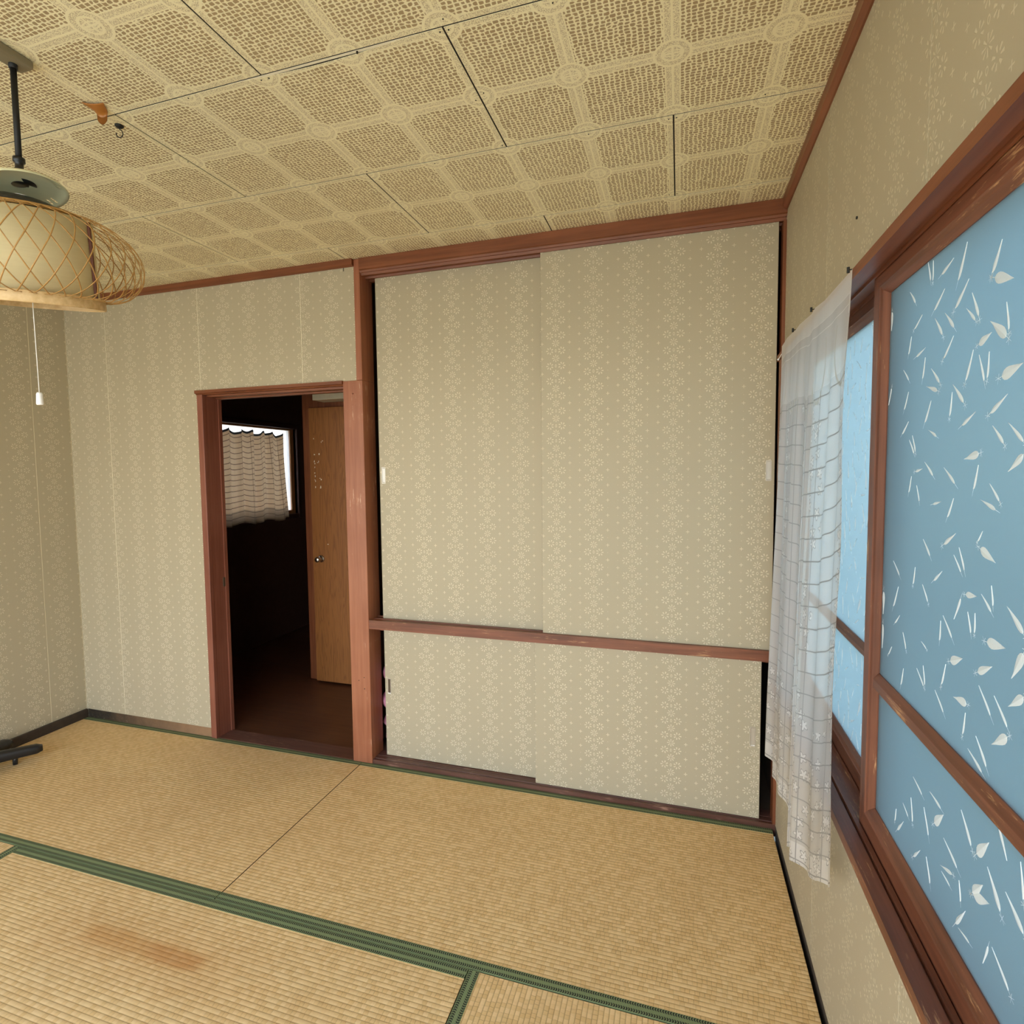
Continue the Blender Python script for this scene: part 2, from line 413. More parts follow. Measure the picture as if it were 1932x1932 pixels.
FAR_LEAVES = [[-0.728,1.634,-0.7,1.625,0],[-0.677,1.66,-0.663,1.627,0],[-0.74,1.617,-0.732,1.589,0],[-0.634,1.613,-0.67,1.589,0],[-0.671,1.57,-0.659,1.535,0],[-0.633,1.56,-0.597,1.55,0],[-0.68,1.52,-0.662,1.503,0],[-0.615,1.49,-0.645,1.469,0],[-0.692,1.498,-0.711,1.466,0],[-0.655,1.389,-0.675,1.369,0],[-0.7,1.341,-0.684,1.326,0],[-0.733,1.288,-0.694,1.285,0],[-0.751,1.441,-0.725,1.436,0],[-0.721,1.416,-0.74,1.391,0],[-0.674,1.178,-0.646,1.154,0],[-0.638,1.109,-0.613,1.093,0],[-0.739,1.093,-0.712,1.088,0],[-0.701,1.078,-0.686,1.047,0],[-0.65,1.039,-0.665,1.017,0],[-0.709,0.988,-0.675,0.97,0],[-0.63,0.844,-0.604,0.828,0],[-0.729,0.832,-0.707,0.826,0],[-0.684,0.81,-0.668,0.781,0],[-0.697,0.734,-0.661,0.715,0]]

# ================================================================== STRUCTURE
H = 2.293
YR = -2.90          # rear wall (behind the camera)
XL = -3.52
# ground outside and subfloor
g_m = simple('garden_ground', (0.33, 0.36, 0.31, 1), 0.95, nscale=0.8, nvar=0.3)
struct(boxobj('ground', (-14, 14, -14, 14, -0.62, -0.60), g_m))
fl = struct(boxobj('floor', (XL - 0.1, 0.012, YR - 0.1, 0.0, -0.16, -0.058), M_floorbase))
struct(boxobj('floor_veranda', (XL - 0.1, 0.1, YR - 1.3, YR - 0.1, -0.16, -0.02), simple('veranda_boards', (0.35, 0.22, 0.11, 1), 0.5)))

# ---- ceiling: slab and printed boards
ce = struct(boxobj('ceiling', (XL - 0.1, 0.10, YR - 0.1, 0.10, H + 0.0014, H + 0.05), M_joint))
s = 0.2322
def ceil_panel(x0, x1, y0, y1, bow=None):
    x0 = max(x0, XL); x1 = min(x1, 0.012); y0 = max(y0, YR); y1 = min(y1, 0.0)
    if x1 - x0 < 0.02 or y1 - y0 < 0.02: return
    g = 0.0022
    bm = bmesh.new()
    if bow is None:
        box(bm, x0 + g, x1 - g, y0 + g, y1 - g, H, H + 0.0085)
    else:                                   # near edge has pulled out of its joint between two points
        n = 28; a0, a1, dy = bow
        xs = [x0 + g + (x1 - x0 - 2 * g) * i / n for i in range(n + 1)]
        def d(x): 
            t = (x - a0) / (a1 - a0)
            return dy * max(0.0, math.sin(PI * min(max(t, 0), 1))) ** 0.8 if 0 < t < 1 else 0
        rows = []
        for x in xs:
            k = d(x)
            rows.append([bm.verts.new((x, y1 - g, H)), bm.verts.new((x, y0 + g + k, H)), bm.verts.new((x, y0 + g + k, H + 0.0085)), bm.verts.new((x, y1 - g, H + 0.0085))])
        for p, q in zip(rows, rows[1:]):
            for i in range(4): bm.faces.new((p[i], p[(i+1) % 4], q[(i+1) % 4], q[i]))
        bm.faces.new(rows[0]); bm.faces.new(rows[-1][::-1])
    link('ceiling_panel', done(bm, 'ceiling_panel'), M_ceil, ce)
XN = -0.836
yrow = [-0.6085 + 2 * s * j for j in range(-5, 3)]
for j in range(-5, 2):
    y0 = -0.6085 + 2 * s * j; y1 = y0 + 2 * s
    off = 0 if j % 2 else 2
    # row j=-1 (y -1.073..-0.6085) has its seams at XN + 4k
    for k in range(-4, 3):
        xa = XN + s * (4 * k + off); xb = xa + 4 * s
        bow = None
        if j == -1 and abs(xa - (XN - 4 * s)) < 0.01: bow = (-1.35, -0.93, 0.0105)
        ceil_panel(xa, xb, y0, y1, bow)
# pale tongue seen in the opened joint, with a nail
boxobj('joint_tongue', (-1.40, -0.90, -1.0710, -1.0650, H + 0.0004, H + 0.0020), M_seam, ce)
bm = bmesh.new(); tube(bm, [(-1.045, -1.068, H + 0.004), (-1.045, -1.068, H - 0.004)], 0.0022, 8)
link('joint_nail', done(bm, 'joint_nail'), M_blackm, ce)
bm = bmesh.new()
for nx, ny in [(-1.290,-1.060),(-1.312,-1.060),(-1.29,-0.622),(-0.846,-1.062),(-0.826,-1.062),(-0.826,-1.092),(-0.85,-0.83),(-0.822,-0.85),(-0.60,-0.596),(-0.384,-0.595),(-0.364,-0.595),(-0.15,-0.622),(-1.53,-1.064),(-1.07,-0.596),(-1.755,-0.62),(-0.846,-0.62),(-0.39,-0.16),(-0.365,-0.16),(-0.60,-1.06),(-0.75,-0.16),(-1.3,-0.17),(-0.13,-0.16),(-1.77,-0.84)]:
    tube(bm, [(nx, ny, H + 0.001), (nx, ny, H - 0.0012)], 0.0017, 6)
nl = link('nail_heads', done(bm, 'nail_heads'), M_blackm, ce); nl['kind'] = 'stuff'

# ---- back wall (left part and above the hallway door), printed boards with cream joints
T = 0.10
wb = struct(boxobj('wall_back', [(XL, -2.637, 0.0012, T, 0.0, H), (-2.637, -1.735, 0.0012, T, 1.764, H)], M_seam))
def bpan(x0, x1, z0, z1, extra=None):
    bm = bmesh.new(); g = 0.0016
    fs = box(bm, x0 + g, x1 - g, 0.0, 0.012, z0, z1)
    if extra: box(bm, *extra)
    link('wall_panel', done(bm, 'wall_panel'), M_paper_back, wb)
bpan(XL, -3.232, 0.045, H); bpan(-3.232, -2.6354, 0.045, H, (-2.637, -2.6186, 0.0, 0.012, 1.764, H))
bpan(-2.617, -2.019, 1.764, H); bpan(-2.019, -1.733, 1.764, H)

# ---- left wall
wl = struct(boxobj('wall_left', (XL - T, XL - 0.0012, YR, T + 0.0, -0.05, H), M_seam))
ys = [0.0, -0.183, -0.79, -1.397, -2.004, -2.611, YR]
for a, b in zip(ys, ys[1:]):
    boxobj('wall_panel', (XL - 0.010, XL, b + 0.0016, a - 0.0016, 0.045, H), M_paper_left, wl)

# ---- right wall with the window opening
WY0, WY1, WZ0, WZ1 = -1.86, -0.075, 0.590, 1.742
RX = 0.004
wr = struct(boxobj('wall_right', [(RX + 0.0012, T + 0.02, YR, 0.05, -0.05, WZ0), (RX + 0.0012, T + 0.02, YR, 0.05, WZ1, H),
     (RX + 0.0012, T + 0.02, YR, WY0, WZ0, WZ1), (RX + 0.0012, T + 0.02, WY1, 0.05, WZ0, WZ1)], M_seam))
ys = [0.0, -0.590, -1.200, -1.810, -2.42, YR]
for a, b in zip(ys, ys[1:]):
    q = []
    q.append((b + 0.0013, a - 0.0013, 0.014, WZ0)); q.append((b + 0.0013, a - 0.0013, WZ1, H))
    if a > WY1: q.append((WY1, a - 0.0013, WZ0, WZ1))
    if b < WY0 and a > WY0: q.append((b + 0.0013, WY0, WZ0, WZ1))
    if a <= WY0: q = [(b + 0.0013, a - 0.0013, 0.014, H)]
    boxobj('wall_panel', [(RX, RX + 0.010, *t) for t in q], M_paper_right, wr)
# small marks on the right wall
bm = bmesh.new()
tube(bm, [(RX - 0.0025, -0.846, 1.876), (RX + 0.002, -0.846, 1.876)], 0.0032, 8)
link('nail_hole', done(bm, 'nail_hole'), M_blackm, wr)

# ---- unseen rear wall, its wide opening added to let daylight and sun in
struct(boxobj('wall_rear', [(XL, -3.42, YR - 0.1, YR, -0.05, H), (-0.12, 0.10, YR - 0.1, YR, -0.05, H), (-3.42, -0.12, YR - 0.1, YR, 1.98, H)], M_plaster))

# ---- cornices (ceiling trims)
bm = bmesh.new()
profile_x(bm, [(0.0, 2.262), (-0.006, 2.262), (-0.018, 2.268), (-0.018, H), (0.0, H)], XL, -1.733)
struct(link('trim_1', done(bm, 'trim_1'), W['x']))
bm = bmesh.new()
profile_y(bm, [(RX, 2.252), (RX - 0.005, 2.252), (RX - 0.016, 2.262), (RX - 0.016, H), (RX, H)], YR, 0.0)
struct(link('trim_2', done(bm, 'trim_2'), W['y']))
bm = bmesh.new()
profile_y(bm, [(XL, 2.262), (XL + 0.006, 2.262), (XL + 0.018, 2.268), (XL + 0.018, H), (XL, H)], YR, 0.0)
struct(link('trim_3', done(bm, 'trim_3'), W['y']))

# ---- baseboards: old, blackened with mould near the corner
def mould():
    m = Mat('mouldy_old_wood')
    n = m.noise(60, 5, 0.7); n2 = m.noise(16, 3)
    g = ((m.x + 3.40) / 0.72 + (n2 - 0.5) * 0.5).clamp()       # wear by place: clean wood towards the doorway
    c = m.mix(((n - 0.45) * 3).clamp(), (0.020, 0.014, 0.008, 1), (0.055, 0.038, 0.02, 1))
    c = m.mix(((n - 0.62) * 8).clamp(), c, (0.22, 0.20, 0.15, 1))
    c = m.mix(g, c, (0.30, 0.17, 0.085, 1))
    m.col(c).rough(0.8); m.bump(n, 0.002, 0.6); return m.mat
struct(boxobj('baseboard_back', (XL + 0.012, -2.640, -0.002, 0.011, -0.05, 0.046), mould(), bev=0.0015))
struct(boxobj('baseboard_left', (XL - 0.002, XL + 0.012, YR, -0.002, -0.05, 0.046), simple('grimy_dark_skirting', (0.040, 0.028, 0.019, 1), 0.7, nscale=40, nvar=0.5), bev=0.0015))
struct(boxobj('baseboard_right', (0.004, 0.018, YR, 0.0, -0.05, 0.012), M_floorbase))

# ---- big post between doorway and closet (wide below the door head, narrow above)
bm = bmesh.new()
box(bm, -1.803, -1.703, -0.004, 0.10, -0.02, 1.764, bev=0.0015)
box(bm, -1.733, -1.703, -0.004, 0.10, 1.7645, H - 0.001, bev=0.0015)
M_post = wood('lit_tone_post_timber', 'z', (0.36, 0.135, 0.067, 1), (0.27, 0.090, 0.042, 1), (0.46, 0.19, 0.10, 1), wear=0.03, wearcol=(0.66, 0.42, 0.28, 1))  # lighter timber tones: light falling on the post is put into the colour
post = struct(link('trim_4', done(bm, 'trim_4'), M_post))
bm = bmesh.new()
for q in [(-1.762, 0.389, .0022), (-1.734, 0.405, .0022), (-1.733, 0.352, .0026)]:
    tube(bm, [(q[0], -0.0046, q[1]), (q[0], 0.003, q[1])], q[2], 8)
link('nail_holes', done(bm, 'nail_holes'), M_blackm, post)
bm = bmesh.new(); tube(bm, [(-1.752, 0.0, 1.706), (-1.752, -0.010, 1.706)], 0.0030, 10)
link('peg', done(bm, 'peg'), W['y'], post)

# ---- hallway doorway
d1 = struct(empty('door_1', (-2.2, 0.0, 0.0)))
def child(name, me_or_obj, parent): me_or_obj.parent = parent; me_or_obj.matrix_parent_inverse = Matrix.Translation(parent.location).inverted(); return me_or_obj
def pbox(name, b, mat, parent, bev=0.0):
    o = boxobj(name, b, mat, None, bev); return child(name, o, parent)
M_jamb = wood('pinkish_jamb_timber', 'z', (0.275, 0.098, 0.062, 1), (0.20, 0.064, 0.038, 1), (0.37, 0.155, 0.105, 1), rough=0.36)
# left jamb: front board with a bead, then the deep reveal and a stop
bm = bmesh.new()
box(bm, -2.637, -2.606, -0.008, 0.012, -0.02, 1.7445, bev=0.002)
box(bm, -2.606, -2.599, -0.012, 0.012, -0.02, 1.7445, bev=0.002)
box(bm, -2.637, -2.600, 0.012, 0.105, -0.02, 1.7445)
box(bm, -2.600, -2.594, 0.086, 0.105, -0.02, 1.735)
child('jamb', link('jamb', done(bm, 'jamb'), M_jamb), d1)
# head casing with stepped underside
bm = bmesh.new()
profile_x(bm, [(-0.012, 1.7655), (-0.012, 1.751), (-0.004, 1.749), (0.0, 1.744), (0.020, 1.744), (0.022, 1.735), (0.060, 1.735), (0.062, 1.742), (0.075, 1.742), (0.078, 1.731), (0.105, 1.731), (0.105, 1.7655)], -2.645, -1.803)
child('head_casing', link('head_casing', done(bm, 'head_casing'), W['x']), d1)
M_thr = wood('scuffed_threshold_timber', 'x', (0.14, 0.060, 0.042, 1), (0.085, 0.032, 0.02, 1), (0.22, 0.11, 0.08, 1), rough=0.4, wear=0.09, wearcol=(0.45, 0.25, 0.17, 1))
pbox('threshold', (-2.600, -1.803, 0.001, 0.098, -0.03, 0.001), M_thr, d1, bev=0.001)
st = pbox('strike_plate', (-2.5995, -2.5965, 0.072, 0.094, 0.770, 0.818), M_pull_dark, d1, bev=0.001)
st['label'] = 'dull metal strike plate'

# ---- hallway beyond
HZ = -0.004
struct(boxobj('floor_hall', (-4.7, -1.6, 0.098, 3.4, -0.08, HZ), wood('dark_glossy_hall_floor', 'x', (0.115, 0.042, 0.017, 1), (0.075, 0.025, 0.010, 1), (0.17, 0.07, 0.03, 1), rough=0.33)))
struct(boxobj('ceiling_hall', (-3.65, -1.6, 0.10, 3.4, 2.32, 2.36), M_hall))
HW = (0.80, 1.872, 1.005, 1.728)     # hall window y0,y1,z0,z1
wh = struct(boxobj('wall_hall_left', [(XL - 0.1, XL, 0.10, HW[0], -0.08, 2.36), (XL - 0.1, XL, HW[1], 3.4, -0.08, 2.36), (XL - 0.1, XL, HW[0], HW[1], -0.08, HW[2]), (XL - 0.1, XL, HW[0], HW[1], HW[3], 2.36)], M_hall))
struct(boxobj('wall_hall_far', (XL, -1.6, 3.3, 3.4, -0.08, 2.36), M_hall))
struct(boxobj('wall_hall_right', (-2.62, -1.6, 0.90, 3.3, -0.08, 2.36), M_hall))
# hall window: frame, sash and bright pane
w2 = struct(empty('window_2', (XL, 1.35, 1.0)))
y0, y1, z0, z1 = HW
pbox('frame', [(XL - 0.06, XL + 0.018, y0 - 0.05, y0, z0 - 0.04, z1 + 0.04), (XL - 0.06, XL + 0.018, y1, y1 + 0.035, z0 - 0.04, z1 + 0.04),
     (XL - 0.06, XL + 0.018, y0, y1, z1, z1 + 0.04), (XL - 0.06, XL + 0.018, y0, y1, z0 - 0.04, z0)], DK['z'], w2, bev=0.003)
pbox('sash', [(XL - 0.045, XL - 0.02, y1 - 0.045, y1, z0, z1), (XL - 0.045, XL - 0.02, y0, y0 + 0.03, z0, z1), (XL - 0.045, XL - 0.02, y0 + 0.03, y1 - 0.045, z0, z0 + 0.03), (XL - 0.045, XL - 0.02, y0 + 0.03, y1 - 0.045, z1 - 0.014, z1)], wood('orange_sash_timber', 'z', (0.48, 0.22, 0.08, 1), (0.3, 0.12, 0.04, 1), (0.55, 0.3, 0.13, 1)), w2)

# ---- frosted glass
def frosted(name, tint, rough=0.42, trans=0.35, white=(0.8, 0.85, 0.85, 1)):
    m = Mat(name); nt = m.nt; nt.nodes.remove(m.b)
    g = nt.nodes.new('ShaderNodeBsdfGlass'); g.distribution = 'MULTI_GGX'
    g.inputs['Color'].default_value = tint; g.inputs['Roughness'].default_value = rough; g.inputs['IOR'].default_value = 1.25
    t = nt.nodes.new('ShaderNodeBsdfTranslucent'); t.inputs[0].default_value = tint
    d = nt.nodes.new('ShaderNodeBsdfDiffuse'); d.inputs[0].default_value = white
    mx = nt.nodes.new('ShaderNodeMixShader'); mx.inputs[0].default_value = trans
    mx2 = nt.nodes.new('ShaderNodeMixShader'); mx2.inputs[0].default_value = 0.10
    nt.links.new(g.outputs[0], mx.inputs[1]); nt.links.new(t.outputs[0], mx.inputs[2])
    nt.links.new(mx.outputs[0], mx2.inputs[1]); nt.links.new(d.outputs[0], mx2.inputs[2])
    nt.links.new(mx2.outputs[0], m.out.inputs[0])
    n = m.noise(800, 2); b = nt.nodes.new('ShaderNodeBump'); b.inputs['Distance'].default_value = 0.0004; b.inputs['Strength'].default_value = 0.4
    nt.links.new(n.o, b.inputs['Height']); nt.links.new(b.outputs[0], g.inputs['Normal'])
    return m.mat
M_glass = frosted('frosted_glass', (0.26, 0.35, 0.38, 1))
M_glass_far = frosted('frosted_glass_inner', (0.40, 0.49, 0.52, 1))
M_hallglass = frosted('hall_frosted_glass', (0.75, 0.75, 0.75, 1), 0.3)
def leafmat():
    m = Mat('clear_etched_leaf'); nt = m.nt
    m.col((0.95, 1.0, 1.0, 1)).rough(0.18)
    t = nt.nodes.new('ShaderNodeBsdfTranslucent'); t.inputs[0].default_value = (0.9, 0.97, 1.0, 1)
    mx = nt.nodes.new('ShaderNodeMixShader'); mx.inputs[0].default_value = 0.35
    nt.links.new(m.b.outputs[0], mx.inputs[1]); nt.links.new(t.outputs[0], mx.inputs[2]); nt.links.new(mx.outputs[0], m.out.inputs[0])
    return m.mat
M_leaf = leafmat()

# hall pane
bm = bmesh.new(); box(bm, XL - 0.034, XL - 0.030, HW[0] + 0.03, HW[1] - 0.045, HW[2] + 0.03, HW[3] - 0.014)
child('glass_pane', link('glass_pane', done(bm, 'glass_pane'), M_hallglass), w2)

# ---- window_1 : casing, sill with grooves, two sliding sashes
w1 = struct(empty('window_1', (0.0, -1.0, 0.60)))
ZS, ZT = 0.610, 1.722
FY0, FY1 = WY0 + 0.03, WY1 - 0.03
bm = bmesh.new()   # head: front face, then two grooves on the underside
profile_y(bm, [(-0.026, 1.743), (-0.026, 1.7225), (-0.001, 1.7225), (-0.001, 1.7275), (0.012, 1.7275), (0.012, 1.7215), (0.016, 1.7215), (0.016, 1.731), (0.0475, 1.731), (0.0475, 1.7215), (0.0515, 1.7215), (0.0515, 1.731), (0.083, 1.731), (0.083, 1.7215), (0.12, 1.7215), (0.12, 1.743)], WY0 - 0.03, WY1 + 0.03)
child('x', link('head_rail', done(bm, 'head_rail'), W['y']), w1)
bm = bmesh.new()   # sill
profile_y(bm, [(-0.027, 0.589), (-0.027, 0.611), (0.001, 0.611), (0.0025, 0.604), (0.0055, 0.604), (0.007, 0.612), (0.0155, 0.612), (0.0165, 0.6045), (0.0475, 0.6045), (0.0485, 0.6115), (0.0505, 0.6115), (0.0515, 0.6045), (0.083, 0.6045), (0.084, 0.612), (0.125, 0.606), (0.125, 0.589)], WY0 - 0.03, WY1 + 0.03)
child('x', link('sill', done(bm, 'sill'), WW['y']), w1)
bm = bmesh.new()
box(bm, -0.024, 0.12, WY1 - 0.03, WY1 + 0.0, 0.611, 1.7215, bev=0.001); box(bm, -0.024, 0.12, WY0, WY0 + 0.03, 0.611, 1.7215, bev=0.001)
child('x', link('side_frame', done(bm, 'side_frame'), W['z']), w1)

def sash(y0, y1, xf, xb, gx, zb, zt, gz0, gz1, mz0, mz1, st, glassmat, leaves):
    """wooden sliding sash; faces slope in to the glass with a moulded edge"""
    bm = bmesh.new()
    gy0, gy1 = y0 + st, y1 - st
    O = [(y0, zb), (y1, zb), (y1, zt), (y0, zt)]
    def loop(inset_y, inset_z0, inset_z1, x):
        return [bm.verts.new((x, y0 + inset_y, zb + inset_z0)), bm.verts.new((x, y1 - inset_y, zb + inset_z0)), bm.verts.new((x, y1 - inset_y, zt - inset_z1)), bm.verts.new((x, y0 + inset_y, zt - inset_z1))]
    iz0, iz1 = gz0 - zb, zt - gz1
    f = 0.64
    L = [loop(0, 0, 0, xb), loop(0, 0, 0, xf), loop(st * f, iz0 * f, iz1 * f, xf), loop(st * f + 0.002, iz0 * f + 0.002, iz1 * f + 0.002, xf + 0.002),
         loop(st * 0.82, iz0 * 0.82, iz1 * 0.82, xf + 0.004), loop(st, iz0, iz1, gx - 0.002), loop(st, iz0, iz1, xb)]
    for a, b in zip(L, L[1:] + L[:1]):
        for i in range(4):
            f_ = bm.faces.new((a[i], a[(i+1) % 4], b[(i+1) % 4], b[i])); f_.material_index = i % 2 == 0
    me_ = done(bm, 'sash'); me_.materials.append(WW['z']); me_.materials.append(WW['y'])
    so = child('x', link('sash', me_, None), w1)
    inv = so.matrix_parent_inverse
    def sub(o): o.parent = so; return o
    def par(name, me, mat): return sub(link(name, me, mat))
    bm = bmesh.new()
    profile_y(bm, [(xf + 0.004, mz0 + 0.010), (xf + 0.004, mz1 - 0.012), (gx - 0.002, mz1), (xb - 0.004, mz1), (xb - 0.004, mz0), (gx - 0.002, mz0)], gy0, gy1)
    par('glazing_bar', done(bm, 'glazing_bar'), WW['y'])
    for za, zc in ((gz0 - 0.004, mz0 + 0.004), (mz1 - 0.004, gz1 + 0.004)):
        bm = bmesh.new(); box(bm, gx, gx + 0.003, gy0 - 0.004, gy1 + 0.004, za, zc)
        par('glass_pane', done(bm, 'glass_pane'), glassmat)
    # etched bamboo leaves, raised on the room side
    bm = bmesh.new(); rnd = random.Random(5)
    def leaf(ya, za, yb, zb_, kind):
        a = Vector((gx, ya, za)); b = Vector((gx, yb, zb_)); d = b - a; Ln = d.length
        if Ln < 0.006: return
        d.normalize(); n = Vector((0, -d.z, d.y))
        wdt = Ln * (0.075, 0.10, 0.155)[kind] * (0.85 + 0.3 * rnd.random())
        prof = [(0, 0), (0.2, 0.30), (0.42, 0.66), (0.62, 0.94), (0.76, 1.0), (0.88, 0.82), (0.96, 0.46), (1.0, 0)]
        def vert(t, h, dx): 
            p = a + d * (Ln * t) + n * h; return (gx - dx, p.y, p.z)
        if any(not (gy0 < q[1] < gy1 and (gz0 < q[2] < mz0 - 0.002 or mz1 + 0.002 < q[2] < gz1)) for q in (vert(0,0,0), vert(1,0,0), vert(.7, wdt, 0), vert(.7, -wdt, 0))): 
            return
        for sgn in (1, -1):
            mid = [bm.verts.new(vert(t, 0, 0.0012)) for t, _ in prof]
            ed = [bm.verts.new(vert(t, sgn * wdt * w_ + (1e-5 * sgn), 0.0003)) for t, w_ in prof]
            for i in range(len(prof) - 1):
                bm.faces.new((mid[i], mid[i+1], ed[i+1], ed[i]))
        # stalk and a couple of crossing twigs
        def stick(p, q, wd):
            p = Vector((0, *p)); q = Vector((0, *q)); dd = (q - p).normalized(); nn = Vector((0, -dd.z, dd.y)) * wd
            for k in (p, q):
                if not (gy0 < k.y < gy1 and (gz0 < k.z < mz0 or mz1 < k.z < gz1)): return
            bm.faces.new([bm.verts.new((gx - 0.0006, *v.yz)) for v in (p - nn, q - nn * .4, q + nn * .4, p + nn)])
        stick((b.y, b.z), (b + d * Ln * 0.30).yz, 0.0005)
        if kind or rnd.random() < 0.35:
            c = b + d * Ln * 0.15
            for k in range(2):
                an = rnd.uniform(0.6, 1.3) * (1 if k else -1)
                v = d * math.cos(an) + n * math.sin(an)
                stick((c - v * Ln * 0.13).yz, (c + v * Ln * 0.16).yz, 0.0004)
    for q in leaves: leaf(*q)
    # the same scatter carries on beyond what the photograph shows
    rn = random.Random(11); pts = [((q[0] + q[2]) / 2, (q[1] + q[3]) / 2) for q in leaves]
    tries = 0
    while tries < 1500:
        tries += 1
        yc, zc = rn.uniform(gy0, gy1), rn.uniform(gz0, gz1)
        if any((yc - p[0]) ** 2 + (zc - p[1]) ** 2 < 0.036 ** 2 for p in pts): continue
        if pts and min((yc - p[0]) ** 2 + (zc - p[1]) ** 2 for p in pts) > 5: continue
        if SEEN[0] < yc < SEEN[1] and leaves is NEAR_LEAVES: continue
        an = rn.choice([-1, 1]) * rn.uniform(0.9, 1.75) + PI; Ln = rn.uniform(0.03, 0.05); kd = rn.choice([0, 0, 0, 1, 2, 2])
        pts.append((yc, zc)); dy, dz = math.cos(an) * Ln / 2, math.sin(an) * Ln / 2
        leaf(yc - dy, zc - dz, yc + dy, zc + dz, kd)
    lo = par('etched_leaves', done(bm, 'etched_leaves'), M_leaf); lo['kind'] = 'stuff'; lo['label'] = 'white etched bamboo leaf pattern'
    return so
SEEN = (-1.47, -0.98)
sash(-1.78, -0.921, 0.018, 0.0455, 0.033, 0.6055, 1.7295, 0.667, 1.683, 0.905, 0.944, 0.047, M_glass, NEAR_LEAVES)
sash(-0.975, WY1 - 0.031, 0.0525, 0.080, 0.066, 0.6055, 1.7295, 0.667, 1.683, 0.912, 0.944, 0.045, M_glass_far, FAR_LEAVES)

# ================================================================== CLOSET
# lintel with stepped grooves, middle rail, sill, right post, interior
bm = bmesh.new()
profile_x(bm, [(-0.010, H - 0.001), (-0.010, 2.243), (-0.004, 2.240), (0.0, 2.2325), (0.006, 2.2325), (0.008, 2.222), (0.013, 2.222), (0.015, 2.228), (0.041, 2.228), (0.043, 2.219), (0.052, 2.219), (0.054, 2.228), (0.078, 2.228), (0.080, 2.217), (0.095, 2.217), (0.095, H - 0.001)], -1.703, RX)
struct(link('trim_5', done(bm, 'trim_5'), W['x']))
bm = bmesh.new()
profile_x(bm, [(-0.002, 0.636), (-0.002, 0.6765), (0.014, 0.6765), (0.0155, 0.672), (0.0405, 0.672), (0.042, 0.6755), (0.0535, 0.6755), (0.055, 0.672), (0.078, 0.672), (0.080, 0.677), (0.09, 0.677), (0.09, 0.625), (0.080, 0.625), (0.078, 0.641), (0.0155, 0.641), (0.014, 0.636)], -1.703, -0.006)
struct(link('trim_6', done(bm, 'trim_6'), wood('worn_middle_rail', 'x', (0.23, 0.075, 0.036, 1), (0.12, 0.038, 0.017, 1), (0.36, 0.15, 0.08, 1), wear=0.08)))
bm = bmesh.new()
profile_x(bm, [(0.001, -0.03), (0.001, 0.017), (0.011, 0.017), (0.0125, 0.011), (0.016, 0.011), (0.0175, 0.018), (0.040, 0.018), (0.041, 0.013), (0.044, 0.013), (0.045, 0.018), (0.09, 0.018), (0.09, -0.03)], -1.703, RX)
struct(link('trim_7', done(bm, 'trim_7'), M_thr))
struct(boxobj('trim_8', (-0.0065, RX + 0.001, -0.001, 0.055, 0.0175, 2.2215), W['z'], bev=0.0008))
struct(boxobj('wall_closet', [(-1.79, 0.10, 0.92, 0.95, -0.03, H), (-1.790, -1.762, 0.10, 0.92, -0.03, H), (0.018, 0.05, 0.06, 0.92, -0.03, H)], M_closet))
struct(boxobj('floor_closet', (-1.762, 0.018, 0.1001, 0.92, -0.03, 0.012), M_closet))
struct(boxobj('ceiling_closet', (-1.79, 0.05, 0.10, 0.95, H, H + 0.03), M_closet))
struct(boxobj('trim_9', (-1.762, 0.018, 0.1001, 0.92, 0.600, 0.640), W['x']))   # closet shelf

def sliding_door(x0, x1, y, z0, z1, mat, label, hx, hz, hcol, hlabel=None):
    o = boxobj('sliding_door', (x0, x1, y, y + 0.020, z0, z1), mat, None, bev=0.0012)
    tag(o, label, 'door')
    # recessed finger pull: oblong rim with a sunken dish
    bm = bmesh.new(); w_, h_ = 0.0095, 0.038
    def rr(hw, hh, r, yy):
        pts = []
        for cx, cz, a0 in ((hw - r, hh - r, 0), (-hw + r, hh - r, 90), (-hw + r, -hh + r, 180), (hw - r, -hh + r, 270)):
            for k in range(4):
                a = math.radians(a0 + k * 30); pts.append((hx + cx + r * math.cos(a), yy, hz + cz + r * math.sin(a)))
        return [bm.verts.new(p) for p in pts]
    Ls = [rr(w_, h_, 0.003, y + 0.001), rr(w_, h_, 0.003, y - 0.0016), rr(w_ - 0.0022, h_ - 0.0028, 0.0022, y - 0.0016), rr(w_ - 0.0036, h_ - 0.006, 0.0018, y - 0.0002)]
    for a, b in zip(Ls, Ls[1:]):
        n = len(a)
        for i in range(n): bm.faces.new((a[i], a[(i+1) % n], b[(i+1) % n], b[i]))
    hd = link('finger_pull', done(bm, 'finger_pull'), M_pull, o)
    bm = bmesh.new(); bm.faces.new(rr(w_ - 0.0036, h_ - 0.006, 0.0018, y - 0.0002))
    d = link('pull_dish', done(bm, 'pull_dish'), hcol, hd)
    return o
sliding_door(-1.662, -0.800, 0.0560, 0.6735, 2.2265, M_paper_left_door, 'upper left sliding closet door papered in beige embossed snowflakes, behind its neighbour', -1.641, 1.338, M_white)
sliding_door(-0.889, -0.0185, 0.0160, 0.6735, 2.2265, M_paper_right_door, 'upper right sliding closet door in beige embossed paper, nearest the lace curtain, tall one in front', -0.0385, 1.343, M_pull)
sliding_door(-1.660, -0.830, 0.0560, 0.0195, 0.6395, M_paper_left_door, 'lower left short sliding closet door with pink bedding beside its edge', -1.638, 0.353, M_pull_dark)
sliding_door(-0.926, -0.050, 0.0185, 0.0195, 0.6395, M_paper_right_door, 'lower right short sliding closet door beside the dark gap below the middle rail', -0.077, 0.337, M_pull)

